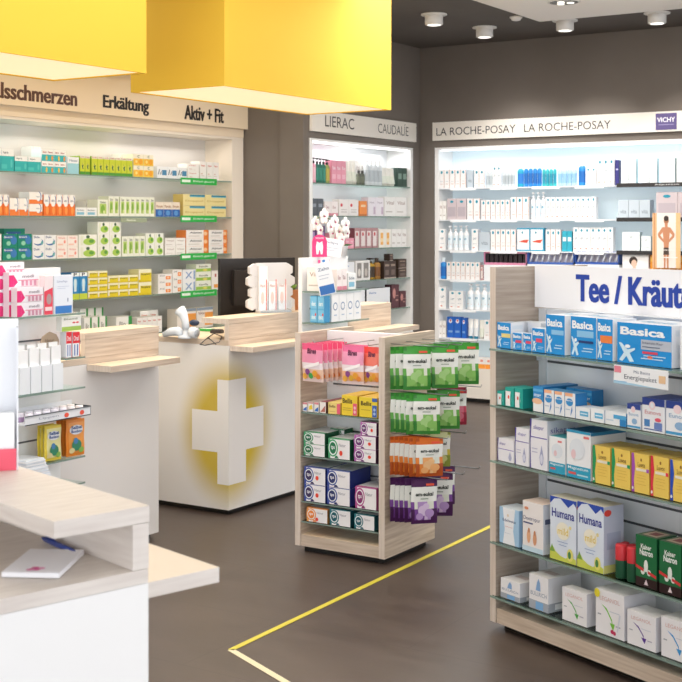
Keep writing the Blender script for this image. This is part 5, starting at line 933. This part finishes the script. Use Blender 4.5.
# ------------------------------------------------------------------ things on the cross counter
def on_c(px, py, z=.9635): 
    q = ray(px, py); t = (z-CAMH)/q[2]; return q[0]*t, q[1]*t
LB = mat('#dfe6ee', .3)
x, y = on_c(186, 338); r = empty('barcode_scanner', (x, y, .963)); tag(r, 'white and blue handheld barcode scanner in its stand on the cross counter', 'scanner')
b = MB(); b.lathe([(.045,0),(.042,.012),(.02,.02),(.016,.05),(.02,.06)], LB, 18); b.build('stand', r)
b = MB(); b.tube([(0,0,.05),(-.005,0,.09),(-.02,0,.13),(-.045,.0,.155)], [.024,.02,.026,.034], LB, 12); b.build('grip', r)
b = MB(); b.tube([(-.025,0,.02),(-.06,0,.035),(-.11,0,.03),(-.16,.0,.012)], [.02,.026,.024,.016], LB, 12); b.build('handle', r)
b = MB(); b.tube([(.035,0,.035),(.075,0,.03)], [.03,.03], mat('#e6ebf1', .3), 14); b.tube([(.076,0,.03),(.078,0,.03)], [.02,.019], '#b9c2cc', 14); b.build('scan_head', r)
b = MB(); b.blob((.035,.03,.085), (.034,.02,.018), '#27344f', 10, 6); b.build('button_cap', r)
pts = [on_c(200, 345), on_c(208, 338), on_c(214, 334), on_c(222, 337), on_c(219, 343), on_c(205, 346)]
b = MB(); b.tube([(p[0], p[1], .967) for p in pts+[pts[0]]], .0028, '#2a2422', 6); b.tube([(*on_c(208, 338), .967), (*on_c(216, 345), .967)], .0026, '#2a2422', 6)
tag(b.build('scanner_cable', None), 'thin black cable loop lying on the cross counter worktop', 'cable')
x, y = on_c(217, 333); b = MB(); b.box(-.035, .035, -.02, .02, 0, .018, '#3b3536'); b.box(-.03, .03, -.016, .016, .0185, .022, '#56504f')
tag(b.build('card_reader', None, (x, y, .9635), .2), 'small black card reader under the counter shelf', 'card reader')
x, y = on_c(207, 331); b = MB(); b.box(-.04, .04, -.02, .02, 0, .016, '#3fae4f', top='#e6efe2'); tag(b.build('small_box', None, (x, y, .9635), .1), 'flat green and white box behind the black cable', 'box')
# monitor, seen from behind
r = empty('monitor', (-4.63, 6.27, .963), math.radians(66)); tag(r, 'black monitor seen from behind on the cross counter', 'monitor')
bk = mat('#191412', .35)
b = MB(); W_, Hh = .52, .34
vs = [(-W_/2, 0, 0), (W_/2, 0, 0), (W_/2, 0, Hh), (-W_/2, 0, Hh), (-W_/2, .03, .0), (W_/2, .03, 0), (W_/2, .03, Hh), (-W_/2, .03, Hh)]
b.box(-W_/2, W_/2, 0, .03, .09, .09+Hh, bk, back=mat('#0c0c0e', .1)); o1 = b.build('screen_housing', r)
b = MB(); b.box(-W_/2+.08, W_/2-.08, -.03, -.0005, .15, .36, mat('#211b18', .5)); b.build('rear_bulge', r)
b = MB(); b.box(-.03, .03, -.028, -.001, .012, .15, bk); b.box(-.1, .1, -.06, .09, 0, .012, bk); b.build('stand', r)
# honeycomb edged leaflet stand
x, y = -4.43, 6.13
r = empty('leaflet_stand', (x, y, 1.0815), math.radians(62)); tag(r, 'white leaflet stand with honeycomb edges in front of the black monitor', 'leaflet stand')
def hexo(cx, cz, q): return [(cx+q*math.cos(a*PI/3+PI/6), cz+q*math.sin(a*PI/3+PI/6)) for a in range(6)]
b = MB(); wm = mat('#d8d5d4', .45)
b.box(-.1, .1, 0, .01, 0, .29, wm)
for sx in (-1, 1):
    for k in range(4):
        p = hexo(sx*(.108 if k % 2 else .122), .05+.066*k, .038); n = 6
        b.faces([(X_, .001, Z_) for X_, Z_ in p]+[(X_, .03, Z_) for X_, Z_ in p], [tuple(range(6)), tuple(range(6, 12))[::-1]]+[(i, i+6, (i+1) % 6+6, (i+1) % 6) for i in range(6)], wm)
b.build('back_board', r)
b = MB(); b.box(-.1, .1, -.06, -.001, 0, .012, wm); b.box(-.1, .1, -.063, -.0605, 0, .07, ACRYL); b.build('foot', r)
for k, (c, ww) in enumerate((('#e8573c', .0), ('#e8573c', .0), ('#e38a7c', .0))):
    b = MB(); a = -.09+.063*k; b.box(a, a+.055, -.02, -.008, .0125, .2-.02*k if k else .27, mat('#f6f3f2', .5)); b.decal(lambda u, v, q: (a+.055*u, -.0205-.0005*q, .0125+v*.18), [R_(.8,0,.9,1,c), T('Haut',.1,.75,.7,.85,'#c9a8a4'), ('e',.4,.4,.2,.2,'#efd0c6')]); b.build('leaflet', r)
b = MB(); b.box(-.03, .03, 0, .05, 0, .12, '#b87a4e'); 
for k in range(6): a = k*1.1; b.tube([(0, .025, .12), (.02*math.cos(a), .025+.02*math.sin(a), .15)], .005, '#6f9a3a', 5)
tag(b.build('potted_plant', None, (-4.42, 6.36, 1.0815), math.radians(60)), 'small terracotta brown pot with green leaves beside the leaflet stand', 'plant')
# ------------------------------------------------------------------ light
w = bpy.data.worlds.new('world'); SC.world = w; w.use_nodes = True
w.node_tree.nodes['Background'].inputs[0].default_value = (.93, .96, 1, 1); w.node_tree.nodes['Background'].inputs[1].default_value = 2.1
WHT = (1, .97, .93)
area('ceiling_fill', (-3.3, 3.9, 3.1), (0, 0, 0), 1.6, 3.0, 44, WHT)  # unseen area fills added below the ceiling, not actual fittings
area('ceiling_fill', (-3.6, 7.6, 3.1), (0, 0, 0), 1.6, 1.6, 60, WHT)
area('ceiling_fill', (-.6, 2.6, 3.1), (0, 0, 0), 2.5, 2.5, 24, WHT)
area('ceiling_fill', (-5.55, 6.3, 3.1), (0, math.radians(-25), 0), .5, 3.2, 32, (1, .93, .82))
area('niche_light', (-5.95, 9.3, 2.24), (0, math.radians(-15), 0), .12, 1.4, 3.5, (1, 1, 1))
area('niche_light', (-3.9, 10.42, 2.24), (math.radians(-12), 0, 0), 3.0, .12, 5, (.92, .97, 1))
area('niche_light', (-6.5, 6.3, 2.25), (0, math.radians(-15), 0), .12, 3.6, 6.5, (1, .95, .88))
area('raft_fill', (-2.6, 6.5, 2.45), (PI, 0, 0), .3, 2.5, 45, (1, .95, .88))  # added free-floating fill that brightens the raft from below, no lamp there
# wall washing from the ceiling spotlights
for x, y in SPOTS:
    l = bpy.data.lights.new('spotlight', 'SPOT'); l.energy = 55; l.spot_size = math.radians(75); l.spot_blend = .7; l.shadow_soft_size = .05; l.color = WHT
    o = bpy.data.objects.new('spotlight', l); C.objects.link(o); o.location = (x, y, CZ-.1)
    o.rotation_euler = (Vector((x, y, CZ-.1))-Vector((x+.0, BY+.2, 1.2))).to_track_quat('Z', 'Y').to_euler()
SC.view_settings.view_transform = 'Standard'; SC.view_settings.look = 'None'; SC.view_settings.gamma = 1; SC.view_settings.use_curve_mapping = False
SC.view_settings.exposure = .13
SC.cycles.max_bounces = 8; SC.cycles.transparent_max_bounces = 24; SC.cycles.use_denoising = True
finish_labels()
